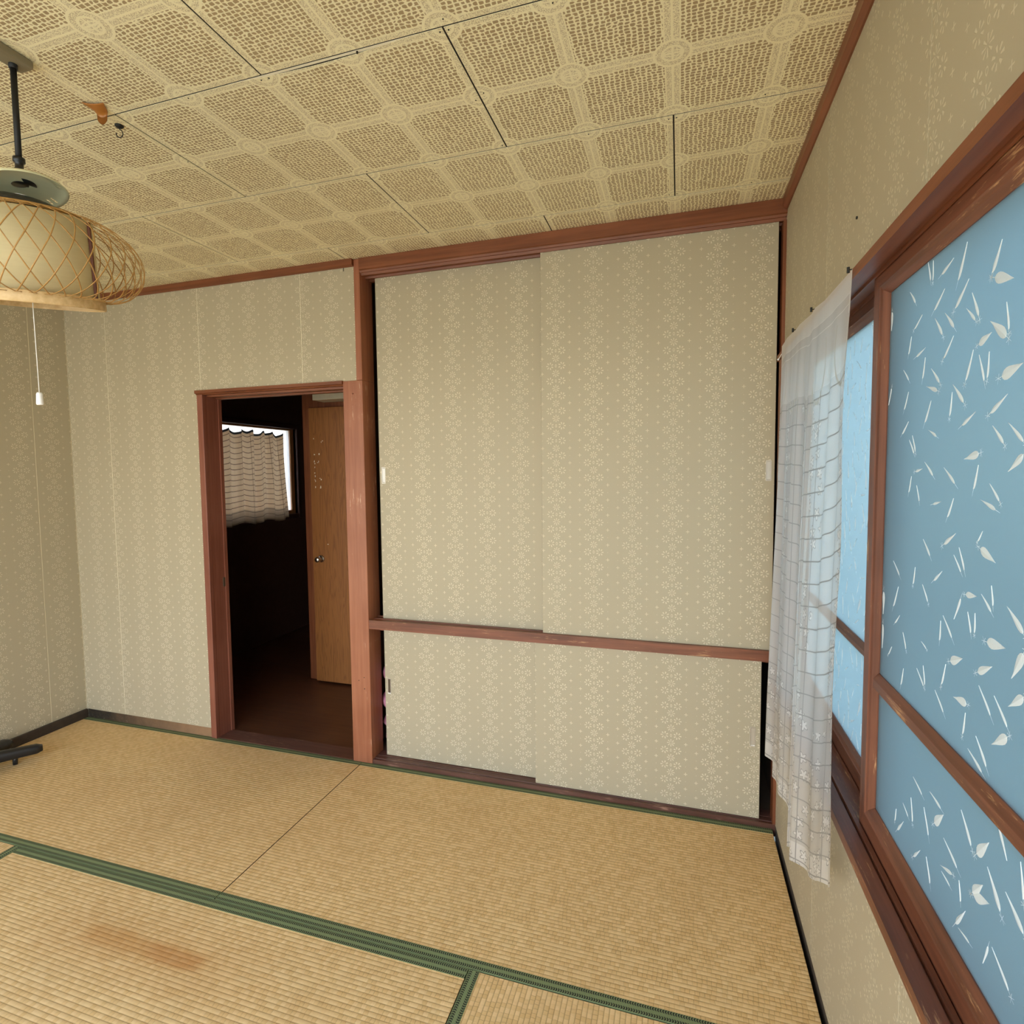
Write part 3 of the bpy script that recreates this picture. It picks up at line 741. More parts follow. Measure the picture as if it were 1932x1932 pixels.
# pink bedding in the lower closet gap
bm = bmesh.new(); n = 14
def sheet(cx, cy, z0, z1, rw, amp, seed):
    rn = random.Random(seed); rows = []
    for j in range(n + 1):
        t = j / n; z = z0 + (z1 - z0) * t
        rad = rw * (0.35 + 0.65 * math.sin(PI * min(max(t, 0.03), 0.97)) ** 0.5)
        row = []
        for i in range(16):
            a = 2 * PI * i / 16
            r_ = rad * (1 + amp * math.sin(3 * a + seed) + amp * 0.6 * math.sin(5 * a + 9 * t))
            q_ = lambda t_: math.copysign(abs(t_) ** 0.5, t_)
            row.append(bm.verts.new((cx + r_ * q_(math.cos(a)), cy + 1.5 * r_ * q_(math.sin(a)), z)))
        rows.append(row)
    for a, b in zip(rows, rows[1:]):
        for i in range(16): bm.faces.new((a[i], a[(i+1) % 16], b[(i+1) % 16], b[i]))
    bm.faces.new(rows[0][::-1]); bm.faces.new(rows[-1])
sheet(-1.625, 0.29, 0.30, 0.45, 0.116, 0.02, 1); sheet(-1.625, 0.29, 0.165, 0.315, 0.120, 0.02, 2); sheet(-1.625, 0.29, 0.085, 0.18, 0.117, 0.02, 3); sheet(-1.625, 0.29, 0.0125, 0.09, 0.112, 0.03, 4)
m = Mat('pink_cotton'); m.col(m.mix(m.noise(9, 3), (0.90, 0.30, 0.50, 1), (0.95, 0.50, 0.66, 1))).rough(0.9); m.bump(m.noise(30, 4), 0.01, 0.5)
o = link('folded_bedding', done(bm, 'folded_bedding', True), m.mat)
tag(o, 'pink folded bedding stuffed in the closet behind the lower left door', 'bedding')

# ================================================================== TATAMI
ML = {'x': tatami_mat('rush_weave_lengthwise', 'x'), 'y': tatami_mat('rush_weave_crosswise', 'y'), 's': tatami_mat('rush_weave_stained', 'x', (-2.02, -1.60, -1.112, -1.055))}
BW = 0.030
M_side_shade = simple('shade_dark_straw_side', (0.07, 0.04, 0.018, 1), 0.9)  # straw sides painted dark: shade of the gaps between mats put into the colour
def mat_thing(x0, x1, y0, y1, along, label, mat=None):
    g = 0.0018
    x0 += g; x1 -= g; y0 += g; y1 -= g
    e = empty('tatami_mat', ((x0 + x1) / 2, (y0 + y1) / 2, -0.057)); tag(e, label, 'mat')
    inv = Matrix.Translation(e.location).inverted()
    def add(name, me, mt):
        o = link(name, me, mt, e); o.matrix_parent_inverse = inv; return o
    bm = bmesh.new(); box(bm, x0, x1, y0, y1, -0.057, -0.0006, bev=0.0010)
    me_ = done(bm, 'rush_surface'); me_.materials.append(mat or ML[along]); me_.materials.append(M_side_shade)
    for p_ in me_.polygons: p_.material_index = 0 if p_.normal.z > 0.5 else 1
    add('rush_surface', me_, None)
    for side in (0, 1):
        bm = bmesh.new(); uvl = bm.loops.layers.uv.new('UVMap')
        if along == 'x':
            ya, yb = (y0 - 0.0003, y0 + BW) if side == 0 else (y1 - BW, y1 + 0.0003)
            xs = [x0 - 0.0002, x1 + 0.0002]
            vs = [[bm.verts.new((x, y, z)) for (y, z) in ((ya, -0.03), (ya, 0.0002), (yb, 0.0002), (yb, -0.002))] for x in xs] if side == 0 else \
                 [[bm.verts.new((x, y, z)) for (y, z) in ((ya, -0.002), (ya, 0.0002), (yb, 0.0002), (yb, -0.03))] for x in xs]
        else:
            xa, xb = (x0 - 0.0003, x0 + BW) if side == 0 else (x1 - BW, x1 + 0.0003)
            yy = [y0 - 0.0002, y1 + 0.0002]
            pr = ((xa, -0.03), (xa, 0.0002), (xb, 0.0002), (xb, -0.002)) if side == 0 else ((xa, -0.002), (xa, 0.0002), (xb, 0.0002), (xb, -0.03))
            vs = [[bm.verts.new((x, y, z)) for (x, z) in pr] for y in yy]
        for i in range(3): bm.faces.new((vs[0][i], vs[0][i+1], vs[1][i+1], vs[1][i]))
        for k in (0, 1): bm.faces.new(vs[k])
        bmesh.ops.recalc_face_normals(bm, faces=bm.faces)
        for f in bm.faces:
            for l in f.loops:
                p = l.vert.co
                l[uvl].uv = (p.x, p.y - (y0 if side == 0 else y1 - BW)) if along == 'x' else (p.y, p.x - (x0 if side == 0 else x1 - BW))
        me = bpy.data.meshes.new('cloth_border'); bm.to_mesh(me); bm.free()
        add('cloth_border', me, M_border)
XR = -0.006
mat_thing(-3.508, -1.755, -0.880, -0.001, 'x', 'tatami mat along the back wall, in front of the open doorway')
mat_thing(-1.755, XR, -0.880, -0.001, 'x', 'tatami mat along the back wall, in front of the sliding closet doors')
mat_thing(-2.636, -0.886, -1.760, -0.880, 'x', 'tatami mat with an orange brown stain, nearest the viewer at the lower left', ML['s'])
mat_thing(-0.886, XR, -2.640, -0.880, 'y', 'pale tatami mat laid crosswise, nearest the viewer, by the window wall')
mat_thing(-3.508, -2.636, -2.640, -0.880, 'y', 'tatami mat laid crosswise by the left wall, only its corner in view')

# ================================================================== LACE CURTAIN
def lace_mat():
    m = Mat('sheer_lace'); nt = m.nt
    u, v = m.uv()                                   # metres across, metres down from the top
    body = v.gt(0.205)
    gl = v.cell(0.055).band(0.0019, 0.0010).max(u.cell(0.085).band(0.0019, 0.0008)) * body
    # top band, scallops
    sc_u = u.cell(0.21, 0.10)
    arch = ((sc_u * sc_u * 2.2 + (v - 0.135) * (v - 0.135) * 0.75).sqrt() - 0.082).band(0.0042, 0.002) * v.gt(0.09)
    vee = (sc_u.abs() - 0.105 + (v - 0.19) * 0.30).band(0.0028, 0.0015) * v.gt(0.085) * v.lt(0.24)
    hemline = (v - 0.047).band(0.0012, 0.001).max((v - 0.070).band(0.0010, 0.001))
    # floral sprigs: soft petals scattered in vertical trails
    vo = m.voro(24, 0.9, 'F1', vec=m.vec(u, v))
    sxx = nt.nodes.new('ShaderNodeSeparateXYZ'); sub = nt.nodes.new('ShaderNodeVectorMath'); sub.operation = 'SUBTRACT'
    sca = nt.nodes.new('ShaderNodeVectorMath'); sca.operation = 'SCALE'; sca.inputs['Scale'].default_value = 1.0
    nt.links.new(m.vec(u, v), sub.inputs[0]); nt.links.new(vo.outputs['Position'], sub.inputs[1])
    nt.links.new(sub.outputs[0], sxx.inputs[0])
    du, dv = S(nt, sxx.outputs[0]), S(nt, sxx.outputs[1])
    r = (du * du + dv * dv).sqrt(); t = dv.atan2(du)
    sc = nt.nodes.new('ShaderNodeSeparateColor'); nt.links.new(vo.outputs['Color'], sc.inputs[0])
    rv, rg = S(nt, sc.outputs[0]), S(nt, sc.outputs[1])
    rad = 0.0115 + ((t * 5 + rv * 6).cos()) * 0.0042
    trail = (u.cell(0.236, 0.04) + (v * 9).sin() * 0.018).band(0.040, 0.008)
    fl = ((rad - r) / 0.0012).clamp() * (rg.gt(0.35)) * body
    low = v.gt(1.02)
    flower = fl * trail.max(low)
    outline = (r - rad).band(0.0016, 0.0012) * rg.gt(0.35) * body * trail.max(low)
    weave = m.noise(900, 1)
    solid = v.lt(0.048).max(v.gt(1.33)).max(u.lt(0.012)).max(u.gt(0.985))
    dens = (0.58 + weave * 0.10 + flower * 0.22 + outline * 0.32 + gl * 0.36 + arch * 0.35 + gl * 0.1 + vee * 0.35 + hemline * 0.25 + v.lt(0.2) * 0.10 + solid * 0.16)
    dens = dens.min(0.93)
    c = m.mix(gl.max(outline) * 0.75, (0.88, 0.87, 0.86, 1), (0.26, 0.26, 0.26, 1))
    c = m.mix((arch.max(vee)) * 0.6, c, (0.45, 0.43, 0.36, 1))
    m.col(c).rough(0.9); m.b.inputs['Specular IOR Level'].default_value = 0.1
    tl = nt.nodes.new('ShaderNodeBsdfTranslucent'); nt.links.new(c, tl.inputs[0])
    tr = nt.nodes.new('ShaderNodeBsdfTransparent')
    a = nt.nodes.new('ShaderNodeMixShader'); a.inputs[0].default_value = 0.42
    nt.links.new(m.b.outputs[0], a.inputs[1]); nt.links.new(tl.outputs[0], a.inputs[2])
    b = nt.nodes.new('ShaderNodeMixShader'); nt.links.new(dens.o, b.inputs[0])
    nt.links.new(tr.outputs[0], b.inputs[1]); nt.links.new(a.outputs[0], b.inputs[2])
    nt.links.new(b.outputs[0], m.out.inputs[0])
    return m.mat
def lerp(a, b, t): return a + (b - a) * t
def interp(tab, t):
    for (a, va), (b, vb) in zip(tab, tab[1:]):
        if t <= b: return lerp(va, vb, (t - a) / (b - a))
    return tab[-1][1]
NS, NV = 120, 90
# across the cloth s: 0 at the closet end, 1 at the free edge
TOPY = [(0, -0.165), (1, -0.955)]
TOPZ = [(0, 1.752), (0.12, 1.759), (0.30, 1.752), (0.36, 1.754), (0.55, 1.744), (0.60, 1.749), (0.72, 1.740), (1, 1.738)]
BOTY = [(0, -0.055), (0.10, -0.12), (0.20, -0.19), (0.34, -0.32), (0.48, -0.46), (0.60, -0.53), (0.80, -0.72), (1, -0.985)]
BOTZ = [(0, 0.375), (0.10, 0.345), (0.2, 0.335), (0.34, 0.35), (0.48, 0.345), (0.52, 0.250), (0.62, 0.285), (0.8, 0.345), (0.9, 0.41), (1, 0.495)]
BOTX = [(0, -0.026), (0.12, -0.046), (0.22, -0.030), (0.34, -0.056), (0.45, -0.034), (0.55, -0.034), (0.72, -0.060), (0.86, -0.040), (1, -0.050)]
bm = bmesh.new(); uvl = bm.loops.layers.uv.new('UVMap'); grid = []
for j in range(NV + 1):
    v = j / NV; row = []
    for i in range(NS + 1):
        s_ = i / NS
        g = v ** 0.8
        y = lerp(interp(TOPY, s_), interp(BOTY, s_), g)
        z = lerp(interp(TOPZ, s_), interp(BOTZ, s_), v)
        x = lerp(-0.030, interp(BOTX, s_), min(1, g * 1.15))
        amp = 0.0065 * min(1, v * 5) * (0.55 + 0.45 * v)
        x += amp * (math.sin(s_ * 2 * PI * 6.5 + 0.7 * math.sin(v * 3)) + 0.5 * math.sin(s_ * 2 * PI * 11 + 2 * v + 1))
        y += 0.006 * v * math.sin(s_ * 2 * PI * 6.5 + 1.5)
        if s_ > 0.93: y += 0.010 * math.sin(v * 9) * (s_ - 0.93) / 0.07 * v + 0.015 * v * (1 - v) * math.sin(v * 15) ; x -= 0.006 * (s_ - 0.93) / 0.07 * math.sin(v * 7) ** 2
        x = min(x, -0.0285)
        row.append(bm.verts.new((x, y, z)))
    grid.append(row)
for j in range(NV):
    for i in range(NS):
        f = bm.faces.new((grid[j][i], grid[j][i+1], grid[j+1][i+1], grid[j+1][i]))
        for l, (a, b) in zip(f.loops, ((i, j), (i+1, j), (i+1, j+1), (i, j+1))): l[uvl].uv = (a / NS * 1.0, b / NV * 1.385)
        f.smooth = True
me = bpy.data.meshes.new('lace_curtain'); bm.to_mesh(me); bm.free()
o = link('lace_curtain', me, lace_mat())
tag(o, 'sheer white lace curtain with floral trails hanging over half the window by the closet', 'curtain')
def pin(y, z, label, name='curtain_pin', mat=None):
    bm = bmesh.new()
    tube(bm, [(-0.0335, y, z + 0.004), (-0.0335, y, z - 0.007)], 0.0028, 8)
    tube(bm, [(-0.0335, y, z - 0.001), (RX + 0.001 if z - 0.001 > 1.744 else -0.0265, y, z - 0.001)], 0.0012, 6)
    o = link(name, done(bm, name), mat or M_blackm); tag(o, label, 'pin', 'dark pins holding the curtain top')
pin(-0.370, 1.7585, 'dark pin holding the curtain top, nearest the closet')
pin(-0.612, 1.7535, 'middle one of the three dark pins along the curtain top')
pin(-0.940, 1.7430, 'dark pin at the free corner of the lace curtain, on the window head')
bm = bmesh.new(); bmesh.ops.create_uvsphere(bm, u_segments=10, v_segments=6, radius=0.0035); bmesh.ops.translate(bm, verts=bm.verts, vec=(-0.035, -0.128, 1.716))
tube(bm, [(-0.035, -0.128, 1.716), (-0.028, -0.150, 1.730)], 0.001, 6)
tag(link('push_pin', done(bm, 'push_pin'), M_white), 'tiny white headed pin at the closet side edge of the lace curtain', 'pin')

# ================================================================== PENDANT LAMP
LX, LY = -1.779, -1.300
lamp = empty('pendant_lamp', (LX, LY, 1.745)); tag(lamp, 'round woven bamboo pendant lamp hanging on a black cord', 'lamp')
linv = Matrix.Translation(lamp.location).inverted()
def lp(name, me, mat, parent=None, tilt=True):
    o = link(name, me, mat, lamp); return o
M_bamboo = simple('split_bamboo', (0.46, 0.255, 0.075, 1), 0.45, nscale=60, nvar=0.3)
M_band = wood('pale_bent_wood', 'x', (0.72, 0.52, 0.27, 1), (0.52, 0.33, 0.13, 1), (0.80, 0.62, 0.36, 1), rough=0.5)
M_rod = simple('dark_red_bamboo_rod', (0.14, 0.040, 0.018, 1), 0.5)
def papermat():
    m = Mat('washi_paper'); n = m.noise(1.0, 4, 0.6, vec=m.vec(m.x * 14, m.y * 14, m.z * 220))
    m.col(m.mix(n, (0.78, 0.68, 0.40, 1), (0.92, 0.84, 0.56, 1))).rough(0.8)
    nt = m.nt; t = nt.nodes.new('ShaderNodeBsdfTranslucent'); t.inputs[0].default_value = (0.8, 0.72, 0.48, 1)
    mx = nt.nodes.new('ShaderNodeMixShader'); mx.inputs[0].default_value = 0.4
    nt.links.new(m.b.outputs[0], mx.inputs[1]); nt.links.new(t.outputs[0], mx.inputs[2]); nt.links.new(mx.outputs[0], m.out.inputs[0])
    m.bump(n, 0.001, 0.4)
    return m.mat
# everything is modelled in lamp space: z 0 at the bottom rim
ZB = 1.745
# ceiling rose
bm = bmesh.new(); box(bm, -0.020, 0.024, -0.052, 0.030, H - ZB - 0.021, H - ZB, bev=0.008, seg=3)
o = lp('ceiling_rose', done(bm, 'ceiling_rose', False), simple('aged_plastic', (0.22, 0.185, 0.115, 1), 0.5)); o['label'] = 'grey brown oblong ceiling rose'
bm = bmesh.new(); tube(bm, [(0, 0, H - ZB - 0.010), (0, 0, H - ZB - 0.030)], 0.0085, 12); tube(bm, [(0, 0, H - ZB - 0.028), (0, 0, 0.315)], 0.0062, 10)
o = lp('cord', done(bm, 'cord', True), M_blackm); o['label'] = 'thick black lamp cord'
bm = lathe([(0.0, 0.325), (0.0115, 0.325), (0.0115, 0.316), (0.008, 0.314), (0.008, 0.302), (0.013, 0.298), (0.022, 0.290), (0.028, 0.278), (0.029, 0.270), (0.0, 0.268)], 32)
lp('cord_cap', done(bm, 'cord_cap', True), M_black)
# cream metal canopy plate with vent slots round its rim
bm = bmesh.new(); n = 72
prof = [(0.016, 0.0065), (0.045, 0.006), (0.066, 0.003), (0.082, -0.003), (0.0875, -0.010), (0.0862, -0.0115), (0.0805, -0.0052), (0.0655, 0.0008), (0.045, 0.0038), (0.016, 0.0043)]
rings = [[bm.verts.new((r * math.cos(2*PI*i/n), r * math.sin(2*PI*i/n), z)) for i in range(n)] for r, z in prof]
for k, (a, b) in enumerate(zip(rings, rings[1:])):
    for i in range(n):
        if k in (2, 6) and i % 18 < 9 and i % 2 == 0: continue        # slots
        bm.faces.new((a[i], a[(i+1) % n], b[(i+1) % n], b[i]))
pl = lp('canopy_plate', done(bm, 'canopy_plate', True), simple('cream_enamel', (0.70, 0.68, 0.44, 1), 0.35)); pl['label'] = 'cream enamelled plate with vent slots'
pl.rotation_euler = (Matrix.Rotation(math.radians(9), 3, Vector((0.84, -0.54, 0))) @ Matrix.Rotation(math.radians(-7), 3, Vector((0.54, 0.84, 0)))).to_euler(); pl.location = (0, 0, 0.262)
bm = lathe([(0.020, 0.228), (0.050, 0.225), (0.076, 0.217), (0.092, 0.206), (0.100, 0.192), (0.098, 0.188), (0.089, 0.199), (0.02, 0.220)], 40)
lp('reflector_dome', done(bm, 'reflector_dome', True), M_black)
# shade: bamboo rims, woven strips, paper drum, upright rod, bent wood band
TILT = Matrix.Rotation(math.radians(3.5), 3, Vector((0.84, -0.54, 0))) @ Matrix.Rotation(math.radians(10.5), 3, Vector((0.54, 0.84, 0)))   # the shade has tipped towards the viewer
PIV = Vector((0, 0, 0.24))
def shade(name, me, mat, rz=0.0):
    o = lp(name, me, mat); o.rotation_euler = (TILT @ Matrix.Rotation(rz, 3, 'Z')).to_euler(); o.location = PIV - TILT @ PIV; return o
SP = [(0.104, 0.212), (0.120, 0.2105), (0.146, 0.203), (0.176, 0.187), (0.203, 0.163), (0.2205, 0.135), (0.2255, 0.108), (0.221, 0.080), (0.207, 0.055), (0.186, 0.037), (0.160, 0.027), (0.136, 0.027)]
def sp(t):
    f = t * (len(SP) - 1); i = min(int(f), len(SP) - 2); k = f - i
    def cr(a, b, c, d): return 0.5 * ((2*b) + (c - a)*k + (2*a - 5*b + 4*c - d)*k*k + (3*b - a - 3*c + d)*k*k*k)
    p = [SP[max(i-1, 0)], SP[i], SP[i+1], SP[min(i+2, len(SP)-1)]]
    return cr(*[q[0] for q in p]), cr(*[q[1] for q in p])
def strip_mesh(sgn, dr):
    bm = bmesh.new(); N = 26; prev = None
    for j in range(N + 1):
        t = j / N; r, z = sp(t); a = sgn * 0.74 * t
        r += dr
        # strip 2.6 mm wide, 0.9 mm thick
        c = Vector((r * math.cos(a), r * math.sin(a), z))
        t2 = min(1, t + 0.01); t1 = max(0, t - 0.01)
        r2, z2 = sp(t2); r1, z1 = sp(t1)
        d = (Vector((r2 * math.cos(sgn*0.74*t2), r2 * math.sin(sgn*0.74*t2), z2)) - Vector((r1 * math.cos(sgn*0.74*t1), r1 * math.sin(sgn*0.74*t1), z1))).normalized()
        nrm = Vector((math.cos(a) * -(z2 - z1), math.sin(a) * -(z2 - z1), (r2 - r1))); nrm = (nrm - d * nrm.dot(d)).normalized()
        sd = d.cross(nrm)
        ring = [bm.verts.new(c + sd * (0.00125 * p) + nrm * (0.0005 * q)) for p, q in ((-1, -1), (1, -1), (1, 1), (-1, 1))]
        if prev:
            for k in range(4): bm.faces.new((prev[k], prev[(k+1) % 4], ring[(k+1) % 4], ring[k]))
        else: bm.faces.new(ring[::-1])
        prev = ring
    bm.faces.new(prev)
    return done(bm, 'bamboo_strip', True)
NSTR = 34
for sgn, dr in ((1, 0.0), (-1, 0.0011)):
    me = strip_mesh(sgn, dr); me.materials.append(M_bamboo)
    for k in range(NSTR): shade('bamboo_strip', me, None, 2 * PI * (k + (0.5 if sgn < 0 else 0)) / NSTR)
def ring_tube(R_, z, r, n=64):
    bm = bmesh.new(); rings = []
    for i in range(n):
        a = 2*PI*i/n
        rings.append([bm.verts.new(((R_ + r*math.cos(b)) * math.cos(a), (R_ + r*math.cos(b)) * math.sin(a), z + r*math.sin(b))) for b in (2*PI*k/8 for k in range(8))])
    for i in range(n):
        a, b = rings[i], rings[(i+1) % n]
        for k in range(8): bm.faces.new((a[k], a[(k+1) % 8], b[(k+1) % 8], b[k]))
    return bm
shade('top_rim', done(ring_tube(0.104, 0.212, 0.0045), 'top_rim', True), M_bamboo)
bm = lathe([(0.134, 0.006), (0.137, 0.006), (0.1385, 0.008), (0.1385, 0.030), (0.137, 0.032), (0.134, 0.032), (0.1335, 0.030), (0.1335, 0.008), (0.134, 0.006)], 72)
shade('bottom_band', done(bm, 'bottom_band', True), M_band)
bm = lathe([(0.1265, 0.030), (0.1275, 0.030), (0.1275, 0.203), (0.1265, 0.203), (0.1265, 0.030)], 64)
shade('paper_drum', done(bm, 'paper_drum', True), papermat())
ME_ROD = None
bm = bmesh.new(); box(bm, 0.1285, 0.1335, -0.0035, 0.0035, 0.030, 0.200); ME_ROD = done(bm, 'upright_rod'); ME_ROD.materials.append(M_rod)
for k in range(3): shade('upright_rod', ME_ROD, None, math.radians(28 + 120 * k))
# bulb inside
bm = lathe([(0.0, 0.075), (0.018, 0.078), (0.030, 0.092), (0.034, 0.110), (0.028, 0.132), (0.016, 0.152), (0.0135, 0.175), (0.018, 0.178), (0.018, 0.24)], 24)
lp('bulb', done(bm, 'bulb', True), M_white)
# pull string with its white switch bob
bm = bmesh.new(); tube(bm, [(0.012, 0.0, 0.23), (0.016, 0.0, 0.0), (0.0195, 0.0, -0.20)], 0.0009, 6)
lp('pull_string', done(bm, 'pull_string', True), M_white)
bm = lathe([(0.0, -0.200), (0.0045, -0.200), (0.0062, -0.204), (0.0072, -0.226), (0.0060, -0.2285), (0.0, -0.2285)], 20)
bmesh.ops.translate(bm, verts=bm.verts, vec=(0.0195, 0, 0))
o = lp('switch_bob', done(bm, 'switch_bob', True), simple('bright_white_plastic', (0.95, 0.95, 0.92, 1), 0.4)); o['label'] = 'white switch bob on the pull string'

# ================================================================== CEILING FITTINGS
# amber corner guard: a curved plate that folds down into a short lip
bm = bmesh.new()
def grid_surf(bm, fn, nu, nv, th):
    A = [[bm.verts.new(fn(i / nu, j / nv, 0)) for i in range(nu + 1)] for j in range(nv + 1)]
    B = [[bm.verts.new(fn(i / nu, j / nv, th)) for i in range(nu + 1)] for j in range(nv + 1)]
    for j in range(nv):
        for i in range(nu):
            bm.faces.new((A[j][i], A[j][i+1], A[j+1][i+1], A[j+1][i])); bm.faces.new((B[j][i], B[j+1][i], B[j+1][i+1], B[j][i+1]))
    for j in range(nv):
        bm.faces.new((A[j][0], A[j+1][0], B[j+1][0], B[j][0])); bm.faces.new((A[j][nu], B[j][nu], B[j+1][nu], A[j+1][nu]))
    for i in range(nu):
        bm.faces.new((A[0][i], B[0][i], B[0][i+1], A[0][i+1])); bm.faces.new((A[nv][i], A[nv][i+1], B[nv][i+1], B[nv][i]))
def guard(u, v, th):
    # v 0..0.55: triangular plate just under the ceiling; beyond: lip curving down
    half = 0.026 * min(1, 1.05 - v * 0.75) if v < 0.6 else 0.0135 - 0.003 * (v - 0.6)
    side = (u - 0.5) * 2 * half
    t = v
    back = 0.034 * min(t, 0.62) / 0.62
    dz = 0.004 + 0.008 * (1 - (2 * u - 1) ** 2) * (0.4 + t) + max(0, t - 0.55) * 0.045
    return (-1.768 + side * 0.92 - back * 0.35, -1.130 + back + side * 0.35, H - dz + th)
grid_surf(bm, guard, 10, 12, 0.0016)
m = simple('amber_plastic', (0.42, 0.165, 0.032, 1), 0.3)
tag(link('corner_guard', done(bm, 'corner_guard', True), m), 'orange brown curved plastic fitting stuck on the ceiling by the black hook', 'fitting')
hk = empty('ceiling_hook', (-1.797, -1.036, H)); tag(hk, 'small black screw hook under the ceiling joint beside the amber fitting', 'hook')
bm = lathe([(0.0, 0.0), (0.0105, 0.0), (0.0105, -0.003), (0.007, -0.006), (0.0, -0.007)], 20)
link('base_plate', done(bm, 'base_plate', True), M_blackm, hk)
bm = bmesh.new(); pts = [(0.0, 0, -0.005), (0.001, 0, -0.011)]
for k in range(13):
    a = math.radians(75 - k * 22); pts.append((0.000 + 0.0085 * math.cos(a), 0, -0.0215 + 0.0100 * math.sin(a)))
tube(bm, pts, 0.0013, 8); o = link('hook', done(bm, 'hook', True), M_blackm, hk); o.rotation_euler = (0, 0, 0.4)
bm = bmesh.new(); tube(bm, [(-1.785, -0.0015, 2.262), (-1.785, -0.0015, 2.2475)], 0.0014, 6)
tag(link('small_nail', done(bm, 'small_nail'), M_blackm), 'tiny black nail under the cornice, left of the closet post', 'nail')

# ================================================================== BLACK STAND BY THE LEFT WALL
st = empty('stand_base', (-3.38, -0.62, 0.0)); tag(st, 'black plastic stand base with rounded foot arms on the tatami by the left wall', 'stand')
def sb(name, me, mat): 
    o = link(name, me, mat, st); o.matrix_parent_inverse = Matrix.Translation(st.location).inverted(); return o
def bar(bm, p, q, w0, w1, h0, h1):
    p, q = Vector(p), Vector(q); d = (q - p).normalized(); sd = Vector((-d.y, d.x, 0)).normalized(); up = Vector((0, 0, 1))
    n = 14; rings = []
    for k in range(n + 1):
        t = k / n; c = p.lerp(q, t); e_ = 1 - max(0, (t - 0.93) / 0.07) ** 2 * 0.35
        w_ = lerp(w0, w1, t) * e_; h_ = lerp(h0, h1, t) * e_
        rings.append([bm.verts.new(c + sd * (w_ * math.copysign(abs(math.cos(a)) ** 0.6, math.cos(a))) + up * (h_ * math.copysign(abs(math.sin(a)) ** 0.6, math.sin(a)))) for a in (2*PI*i/16 for i in range(16))])
    for a, b in zip(rings, rings[1:]):
        for i in range(16): bm.faces.new((a[i], a[(i+1) % 16], b[(i+1) % 16], b[i]))
    bm.faces.new(rings[0][::-1]); bm.faces.new(rings[-1])
HB = (-3.40, -0.66, 0.072)
bm = lathe([(0.0, 0.03), (0.045, 0.03), (0.05, 0.045), (0.05, 0.085), (0.035, 0.10), (0.0, 0.10)], 28); bmesh.ops.translate(bm, verts=bm.verts, vec=(HB[0], HB[1], 0))
sb('hub', done(bm, 'hub', True), M_black)
tips = [(-3.258, -0.400, 0.052), (-3.455, -0.420, 0.058), (-3.475, -0.86, 0.046), (-3.20, -0.78, 0.046)]
for i, t in enumerate(tips):
    bm = bmesh.new(); bar(bm, HB, t, 0.030, 0.020 if i != 1 else 0.032, 0.028, 0.021 if i != 1 else 0.024)
    sb('foot_arm', done(bm, 'foot_arm', True), M_black)
for i, t in enumerate([(-3.322, -0.478), (-3.47, -0.80), (-3.235, -0.755)]):
    bm = bmesh.new(); tube(bm, [(t[0], t[1], 0.045), (t[0] + 0.004, t[1] - 0.004, 0.0008)], [0.012, 0.0095], 14)
    sb('foot', done(bm, 'foot', True), M_black)

# ================================================================== HALLWAY THINGS
M_grain = None
def grain_door():
    m = Mat('printed_oak_door')
    v = m.vec(m.x * 26, m.y * 26, m.z * 1.6); n = m.noise(1.0, 3, 0.5, vec=v, dist=1.2)
    bands = ((n * 46).sin() * 0.5 + 0.5)
    fine = m.noise(1.0, 3, vec=m.vec(m.x * 400, m.y * 400, m.z * 12))
    c = m.mix(bands.op('POWER', 3) * 0.6, (0.30, 0.115, 0.028, 1), (0.15, 0.052, 0.013, 1))
    c = m.mix((fine - 0.35).clamp() * 0.8, c, (0.22, 0.085, 0.025, 1))
    m.col(c).rough(0.45); return m.mat
struct(boxobj('trim_10', [(-2.66, -2.60, 0.84, 0.90, 0.0, 1.86), (-2.60, -1.75, 0.84, 0.90, 1.765, 1.86)], W['z']))
hd = boxobj('hall_door', (-2.586, -1.83, 0.800, 0.838, 0.008, 1.760), grain_door(), None, bev=0.0015)
tag(hd, 'brown wood grain flush door with round knob, seen through the open doorway', 'door')
kb = link('door_knob', done(lathe([(0.0, 0.052), (0.013, 0.052), (0.0175, 0.045), (0.0175, 0.036), (0.011, 0.029), (0.010, 0.008), (0.021, 0.006), (0.024, 0.0), (0.0, 0.0)], 28), 'door_knob', True), M_chrome, hd)
kb.location = (-2.523, 0.800, 0.806); kb.rotation_euler = (PI / 2, 0, 0)
# sticker residue: scraps of torn paper left on the door
bm = bmesh.new(); rn = random.Random(3)
def scrap(px, pz, w_, h_):
    k = 6; cx, cz = px, pz
    vs = [bm.verts.new((cx + w_ * math.cos(2*PI*i/k) * rn.uniform(.5, 1.2), 0.7994, cz + h_ * math.sin(2*PI*i/k) * rn.uniform(.5, 1.2))) for i in range(k)]
    bm.faces.new(vs)
RES = [(-2.553, 1.568, .004, .006), (-2.488, 1.552, .006, .0025), (-2.497, 1.545, .002, .005), (-2.550, 1.468, .005, .005), (-2.515, 1.470, .004, .006), (-2.552, 1.425, .003, .010), (-2.548, 1.412, .004, .005), (-2.527, 1.417, .007, .002), (-2.521, 1.424, .002, .007), (-2.550, 1.388, .003, .007), (-2.552, 1.352, .006, .003), (-2.549, 1.332, .003, .009), (-2.551, 1.308, .007, .002), (-2.548, 1.300, .003, .006), (-2.514, 1.318, .008, .002), (-2.505, 1.310, .005, .005), (-2.549, 1.262, .0035, .010), (-2.511, 1.262, .004, .009), (-2.512, 1.257, .007, .003), (-2.470, 0.900, .007, .003)]
for q in RES: scrap(*q)
o = link('sticker_scraps', done(bm, 'sticker_scraps'), M_seam, hd); o['kind'] = 'stuff'; o['label'] = 'pale torn sticker scraps'
o = boxobj('wall_box', (-2.495, -2.02, 0.72, 0.838, 1.795, 1.88), simple('cream_wall_box', (0.62, 0.54, 0.38, 1), 0.5), None, bev=0.004, seg=2)
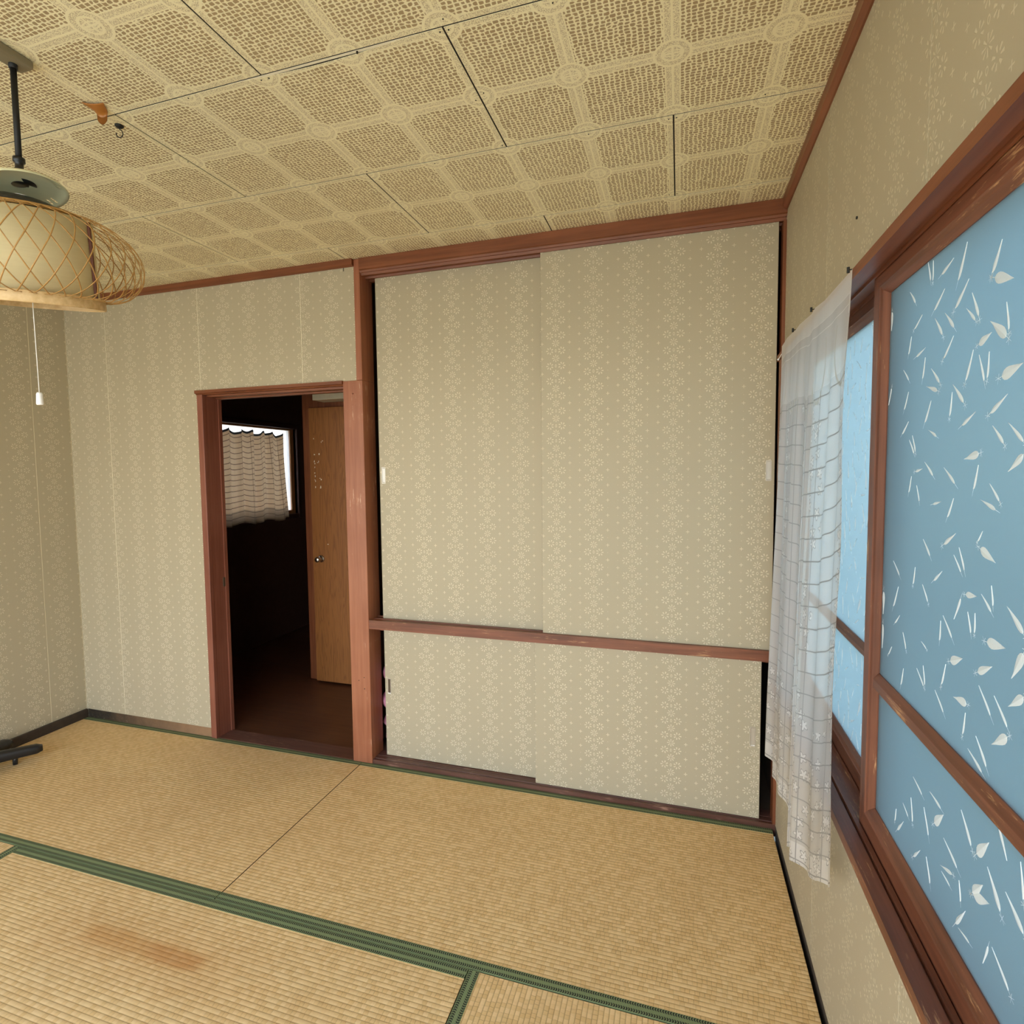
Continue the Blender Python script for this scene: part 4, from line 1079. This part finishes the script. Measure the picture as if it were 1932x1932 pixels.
tag(o, 'cream box fixed above the brown hall door', 'box')

# hall curtain, brown check, hanging in the far window with a sagging top edge
bm = bmesh.new(); uvl = bm.loops.layers.uv.new('UVMap'); NS2, NV2 = 90, 40; grid = []
peaks = [0.92, 1.065, 1.215, 1.30, 1.425, 1.525, 1.645]
for j in range(NV2 + 1):
    v = j / NV2; row = []
    for i in range(NS2 + 1):
        s_ = i / NS2; y = lerp(0.86, 1.672 + 0.03 * v, s_)
        k = max([q for q in [0.80] + peaks if q <= y] or [0.80]); k2 = min([q for q in peaks + [1.76] if q > y] or [1.76])
        t = (y - k) / (k2 - k); sag = 0.032 * math.sin(PI * t) * (0.6 + 0.4 * ((k2 - k) > 0.12))
        zt_ = 1.690 - sag - 0.03 * max(0, s_ - 0.8)
        z = lerp(zt_, 0.975 + 0.012 * math.sin(s_ * 20), v)
        x = XL + 0.045 + 0.013 * math.sin(y * 2 * PI / 0.115 + 0.8 * v) + 0.006 * math.sin(y * 97)
        row.append(bm.verts.new((x, y, z)))
    grid.append(row)
for j in range(NV2):
    for i in range(NS2):
        f = bm.faces.new((grid[j][i], grid[j][i+1], grid[j+1][i+1], grid[j+1][i])); f.smooth = True
        for l, (a, b) in zip(f.loops, ((i, j), (i+1, j), (i+1, j+1), (i, j+1))): l[uvl].uv = (a / NS2 * 1.0, b / NV2 * 0.72)
me = bpy.data.meshes.new('check_curtain'); bm.to_mesh(me); bm.free()
m = Mat('brown_check_cloth'); u, v = m.uv()
ln = v.cell(0.042).band(0.0024, 0.0015).max(u.cell(0.13).band(0.0020, 0.0015) * 0.7)
edge = v.lt(0.018)
c = m.mix(ln, (0.62, 0.42, 0.25, 1), (0.12, 0.065, 0.04, 1)); c = m.mix(edge, c, (0.03, 0.03, 0.03, 1)); c = m.mix(v.gt(0.62) * 0.5, c, (0.20, 0.15, 0.10, 1))
m.col(c).rough(0.9)
tl = m.nt.nodes.new('ShaderNodeBsdfTranslucent'); m.nt.links.new(c, tl.inputs[0])
mx = m.nt.nodes.new('ShaderNodeMixShader'); mx.inputs[0].default_value = 0.42
m.nt.links.new(m.b.outputs[0], mx.inputs[1]); m.nt.links.new(tl.outputs[0], mx.inputs[2]); m.nt.links.new(mx.outputs[0], m.out.inputs[0])
o = link('check_curtain', me, m.mat); tag(o, 'short brown checked curtain sagging in the hallway window', 'curtain')
